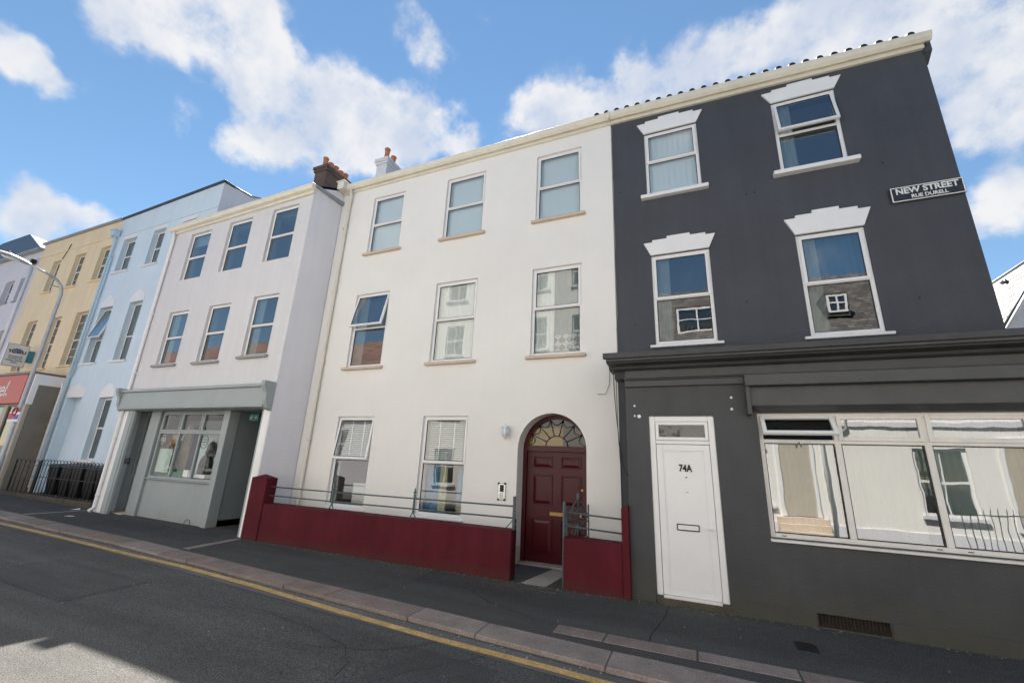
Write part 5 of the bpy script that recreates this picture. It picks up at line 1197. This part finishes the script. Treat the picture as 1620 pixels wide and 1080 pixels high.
MB().box(-27.86, -27.70, BY - .2, BY - .05, 9.75, 9.95).build('floodlight', BLACKI, fw_)

# ================================================================ FAR GABLED HOUSE ON THE RIGHT
fg = thing('far_gabled_house', (9, 14, 0), 'distant house with pale slate roof and white gable beyond the charcoal house', 'house')
MB().add([(7.0, 14, 0), (10.1, 14, 0), (10.1, 14, 5.0), (8.55, 14, 7.5), (7.0, 14, 5.0)], [(0, 1, 2, 3, 4)]).add([(7.0, 14, 0), (7.0, 14, 5.0), (7.0, 22, 5.0), (7.0, 22, 0)], [(0, 1, 2, 3)]).build('wall', LILAC, fg)
ro = MB(); ro.add([(6.85, 13.9, 4.82), (8.55, 13.9, 7.56), (8.55, 22, 7.56), (6.85, 22, 4.82), (10.2, 13.9, 4.9), (10.2, 22, 4.9)], [(0, 1, 2, 3), (1, 4, 5, 2)]); rr_ = ro.build('roof', SLATEL, fg)
sl = MB(); rq = random.Random(5)
E0, E1 = Vector((6.85, 13.9, 4.82)), Vector((8.55, 13.9, 7.56)); up_ = (E1 - E0); nn = Vector((-up_.z, 0, up_.x)).normalized()
for j in range(16):
    for i in range(26):
        y0 = 13.9 + i * .31 + (.15 if j % 2 else 0); p0 = E0 + up_ * (j / 16) + nn * .012; p1 = E0 + up_ * ((j + 1.15) / 16) + nn * .002
        t_ = rq.uniform(.002, .008)
        q = [Vector((p0.x, y0, p0.z)) + nn * t_, Vector((p1.x, y0, p1.z)), Vector((p1.x, y0 + .298, p1.z)), Vector((p0.x, y0 + .298, p0.z)) + nn * t_]
        sl.quad(*q)
sl.build('slates', SLATEL, rr_)['kind'] = 'stuff'
MB().tube([(6.84, 13.88, 4.80), (8.55, 13.88, 7.58), (10.2, 13.88, 4.9)], .045, 4).build('verge_board', WHITET, fg)
MB().tube([(6.80, 13.95, 4.84), (8.52, 13.95, 7.60)], .03, 4).build('verge_flashing', COPING, fg)
MB().tube([(8.55, 13.9, 7.58), (8.55, 22, 7.58)], .05, 6).build('ridge', LEAD, fg)
MB().tube([(8.25, 15.3, 7.16), (8.33, 15.5, 7.30), (8.36, 15.7, 7.30)], .045, 6).build('roof_vent', BLACKI, fg)

# ================================================================ LAMP POST
lp = thing('street_lamp', (-20.0, 6.45, .13), 'grey steel street lamp with curved arm over the road before the yellow house', 'street lamp')
ly = 6.45
MB().tube([(-20, ly, .1), (-20, ly, 1.3), (-20, ly, 1.35), (-20, ly, 6.75), (-20, ly - .06, 7.0), (-20, ly - .22, 7.2), (-20, ly - .45, 7.3), (-20, ly - 1.0, 7.45)], [.085, .085, .06, .048, .045, .042, .038, .032], 12).build('pole', STEEL, lp)
b = MB(); prof = [(-.06, .0), (.06, .0), (.075, .05), (.04, .10), (-.04, .10), (-.075, .05)]
def hd(t, s): 
    y = ly - .95 - .75 * t; z = 7.44 + .10 * t
    return [(-20 + px * s * 1.6, y, z + pz * s - .03) for px, pz in prof]
R_ = [hd(0, .6), hd(.25, 1.0), hd(.7, 1.15), hd(1, .8)]
for r0, r1 in zip(R_, R_[1:]): b.add(r0 + r1, [(i, (i + 1) % 6, (i + 1) % 6 + 6, i + 6) for i in range(6)])
b.add(R_[0], [(5, 4, 3, 2, 1, 0)]); b.add(R_[-1], [(0, 1, 2, 3, 4, 5)]); b.build('lamp_head', STEEL, lp, bevel=.006)
b = MB(); 
for k in range(1): b.lathe((0, 0, 0), [(.02, -.07), (.07, -.05), (.10, 0)], 12)
for v in b.v: v.y = v.y * 2.8 + ly - 1.38; v.x -= 20; v.z += 7.47
b.build('lamp_bowl', LAMPG, lp)
MB().tube([(-20, ly - 1.5, 7.60), (-20, ly - 1.5, 7.66)], .03, 8).build('photocell', BLACKI, lp)
ps_ = thing('pole_notice', (-20.0, 6.36, 2.6), 'small red white and blue notice strapped to the street lamp pole', 'notice')
MB().box(-20.35, -19.62, ly - .075, ly - .065, 2.37, 2.68).build('notice_board', SIGNW, ps_)
REDP = paint('red_print', (.55, .03, .04), .5); BLUEP = paint('blue_print', (.03, .08, .45), .5)
MB().add([(-20.33, ly - .078, 2.45), (-19.98, ly - .078, 2.45), (-20.05, ly - .078, 2.64), (-20.33, ly - .078, 2.64)], [(0, 1, 2, 3)]).build('red_field', REDP, ps_)
MB().add([(-19.96, ly - .078, 2.45), (-19.65, ly - .078, 2.45), (-19.65, ly - .078, 2.60), (-20.0, ly - .078, 2.57)], [(0, 1, 2, 3)]).build('blue_field', BLUEP, ps_)
b = MB(); 
b.tube([(-20.0 + .14 * math.cos(t * math.pi / 8), ly - .076, 2.69 + .12 * math.sin(t * math.pi / 8)) for t in range(17)], .03, 5); b.build('round_badge', REDP, ps_)

# ================================================================ THE OTHER SIDE OF THE STREET (seen in the glass)
OY = -1.25
oa = thing('opposite_terrace', (3.5, OY, 0), 'low white house with slate roof across the street, seen only in reflections', 'house')
hs_ = [(-1.6, -.7, .9, 2.5), (1.0, 1.9, .9, 2.5), (5.3, 6.4, .9, 2.6), (7.9, 9.0, .9, 2.6), (-1.6, -.7, 3.8, 5.4), (1.0, 1.9, 3.8, 5.4), (4.6, 5.6, 3.8, 5.4), (7.9, 8.9, 3.8, 5.4)]
wall_y('wall', WHITE, oa, -2.6, 12, 0, 6.5, OY, hs_, thick=.2, face=1)
def owin(par, h, y):
    b = MB(); ring(b, h[0], h[1], h[2], h[3], y - .12, y - .06, .07); b.box(h[0] + .07, h[1] - .07, y - .118, y - .062, (h[2] + h[3]) / 2 - .03, (h[2] + h[3]) / 2 + .03)
    m_ = (h[0] + h[1]) / 2; b.box(m_ - .015, m_ + .015, y - .115, y - .065, h[2] + .07, h[3] - .07)
    w = b.build('window', UPVC, par)
    MB().quad((h[1] - .07, y - .09, h[2] + .07), (h[0] + .07, y - .09, h[2] + .07), (h[0] + .07, y - .09, h[3] - .07), (h[1] - .07, y - .09, h[3] - .07)).build('pane', GLASSO, w)
    MB().box(h[0] - .08, h[1] + .08, y - .05, y + .08, h[2] - .08, h[2]).build('sill', LILAC, w)
for h in hs_: owin(oa, h, OY)
MB().quad((-2.6, OY - 1.5, 0), (12, OY - 1.5, 0), (12, OY - 1.5, 6.5), (-2.6, OY - 1.5, 6.5)).build('room_wall', ROOMW, oa)
orf = MB().add([(-2.7, OY + .2, 6.45), (12.1, OY + .2, 6.45), (12.1, OY - 3.6, 10.0), (-2.7, OY - 3.6, 10.0), (12.1, OY - 7, 6.45), (-2.7, OY - 7, 6.45)], [(3, 2, 1, 0), (3, 5, 4, 2)]).build('roof', SLATEO, oa)
for x, hw_, zb_ in ((.35, .75, 7.0), (4.9, .30, 7.35)):
    b = MB(); b.box(x - hw_ - .05, x + hw_ + .05, OY - 1.6, OY - .45, zb_ - .15, 8.1); dm = b.build('dormer', SLATEO, oa)
    b = MB(); ring(b, x - hw_, x + hw_, zb_, 8.0, OY - .46, OY - .40, .07); b.box(x - .03, x + .03, OY - .46, OY - .405, zb_ + .07, 7.93); b.box(x - hw_ + .07, x + hw_ - .07, OY - .46, OY - .407, (zb_ + 8) / 2 - .02, (zb_ + 8) / 2 + .02); b.build('window_frame', UPVC, dm)
    MB().quad((x + hw_ - .07, OY - .43, zb_ + .05), (x - hw_ + .07, OY - .43, zb_ + .05), (x - hw_ + .07, OY - .43, 7.95), (x + hw_ - .07, OY - .43, 7.95)).build('pane', GLASSO, dm)
s_ = stack(oa, -2.2, -1.5, OY - 4, OY - 3.3, 9, 11.3, 2, STACK)
MB().tube([(3.3, OY + .06, 6.3), (3.3, OY + .06, .1)], .05, 8).build('downpipe', WHITET, oa)
MB().tube([(3.9, OY + .05, 6.3), (3.9, OY + .05, 3.1), (3.6, OY + .05, 2.8), (3.6, OY + .05, .1)], .035, 8).build('downpipe', LEAD, oa)
MB().box(-2.6, 12, OY, OY + .05, 3.15, 3.30).box(-2.6, 12, OY, OY + .03, 0, .5).build('string_course', LILAC, oa, bevel=.01)
for dx_ in (2.1, 7.0):
    b = MB(); ring(b, dx_, dx_ + .95, .66, 2.9, OY - .0, OY + .05, .09, 0); dfr = b.build('door_frame', WHITET, oa)
    MB().box(dx_ + .09, dx_ + .86, OY + .005, OY + .02, .66, 2.8).build('door_leaf', BEIGET, dfr)
MB().tube([(4.0, OY + .25, 5.9), (6.5, OY + .6, 5.7), (9.0, OY + .25, 5.95)], .012, 5).build('overhead_wire', BLACKI, oa)
orl = thing('area_railing', (6, OY + .5, 0), 'black spear topped railing across the street, seen only in reflections', 'railing')
for k in range(24): MB().tube([(5.8 + .13 * k, OY + .55, .02), (5.8 + .13 * k, OY + .55, 1.15), (5.8 + .13 * k, OY + .55, 1.22)], [.009, .009, .001], 5).build('bar', BLACKI, orl)
MB().box(5.75, 8.9, OY + .54, OY + .56, 1.02, 1.05).build('rail', BLACKI, orl)
sp = thing('entrance_steps', (2.5, OY + .4, 0), 'white stone entrance steps across the street, seen only in reflections', 'steps')
for k in range(4): MB().box(1.95, 3.15, OY + .0, OY + .68 - .16 * k, .16 * k + .0, .16 * (k + 1)).build('step', SILLB, sp, bevel=.01)
ob = thing('opposite_townhouse', (-8, OY, 0), 'tall white townhouse across the street, seen only in reflections', 'house')
hb = [(x, x + 1.0, z, z + 1.5) for x in (-13.0, -10.9, -8.8, -6.7, -4.6) for z in (.8, 3.7, 6.6, 9.4)]
wall_y('wall', WHITE, ob, -14, -2.7, 0, 11.6, OY, hb, thick=.2, face=1)
for h in hb: owin(ob, h, OY)
MB().quad((-14, OY - 1.5, 0), (-2.7, OY - 1.5, 0), (-2.7, OY - 1.5, 11.6), (-14, OY - 1.5, 11.6)).build('room_wall', ROOMW, ob)
MB().add([(-14, OY + .2, 11.6), (-2.7, OY + .2, 11.6), (-2.7, OY - 4, 13.4), (-14, OY - 4, 13.4), (-2.7, OY - 8, 11.6), (-14, OY - 8, 11.6)], [(3, 2, 1, 0), (3, 5, 4, 2)]).build('roof', SLATE, ob)
oc = thing('opposite_cottages', (-24, OY, 0), 'cream houses with red clay roof across the street, seen only in reflections', 'house')
hc = [(x, x + 1.0, z, z + 1.5) for x in (-35, -31.5, -28, -24.5, -21, -17.5) for z in (.8, 3.9)]
wall_y('wall', LILAC, oc, -40, -14.1, 0, 6.2, OY, hc, thick=.2, face=1)
for h in hc: owin(oc, h, OY)
MB().quad((-40, OY - 1.5, 0), (-14.1, OY - 1.5, 0), (-14.1, OY - 1.5, 6.2), (-40, OY - 1.5, 6.2)).build('room_wall', ROOMW, oc)
MB().add([(-40, OY + .25, 6.15), (-14.1, OY + .25, 6.15), (-14.1, OY - 3.5, 8.9), (-40, OY - 3.5, 8.9), (-14.1, OY - 7, 6.15), (-40, OY - 7, 6.15)], [(3, 2, 1, 0), (3, 5, 4, 2)]).build('roof', REDROOF, oc)
stack(oc, -22.6, -21.6, OY - 3.9, OY - 3.1, 8, 11.0, 3, BEIGET)
stack(oc, -29.6, -28.6, OY - 3.9, OY - 3.1, 8, 11.0, 3, CLAY)
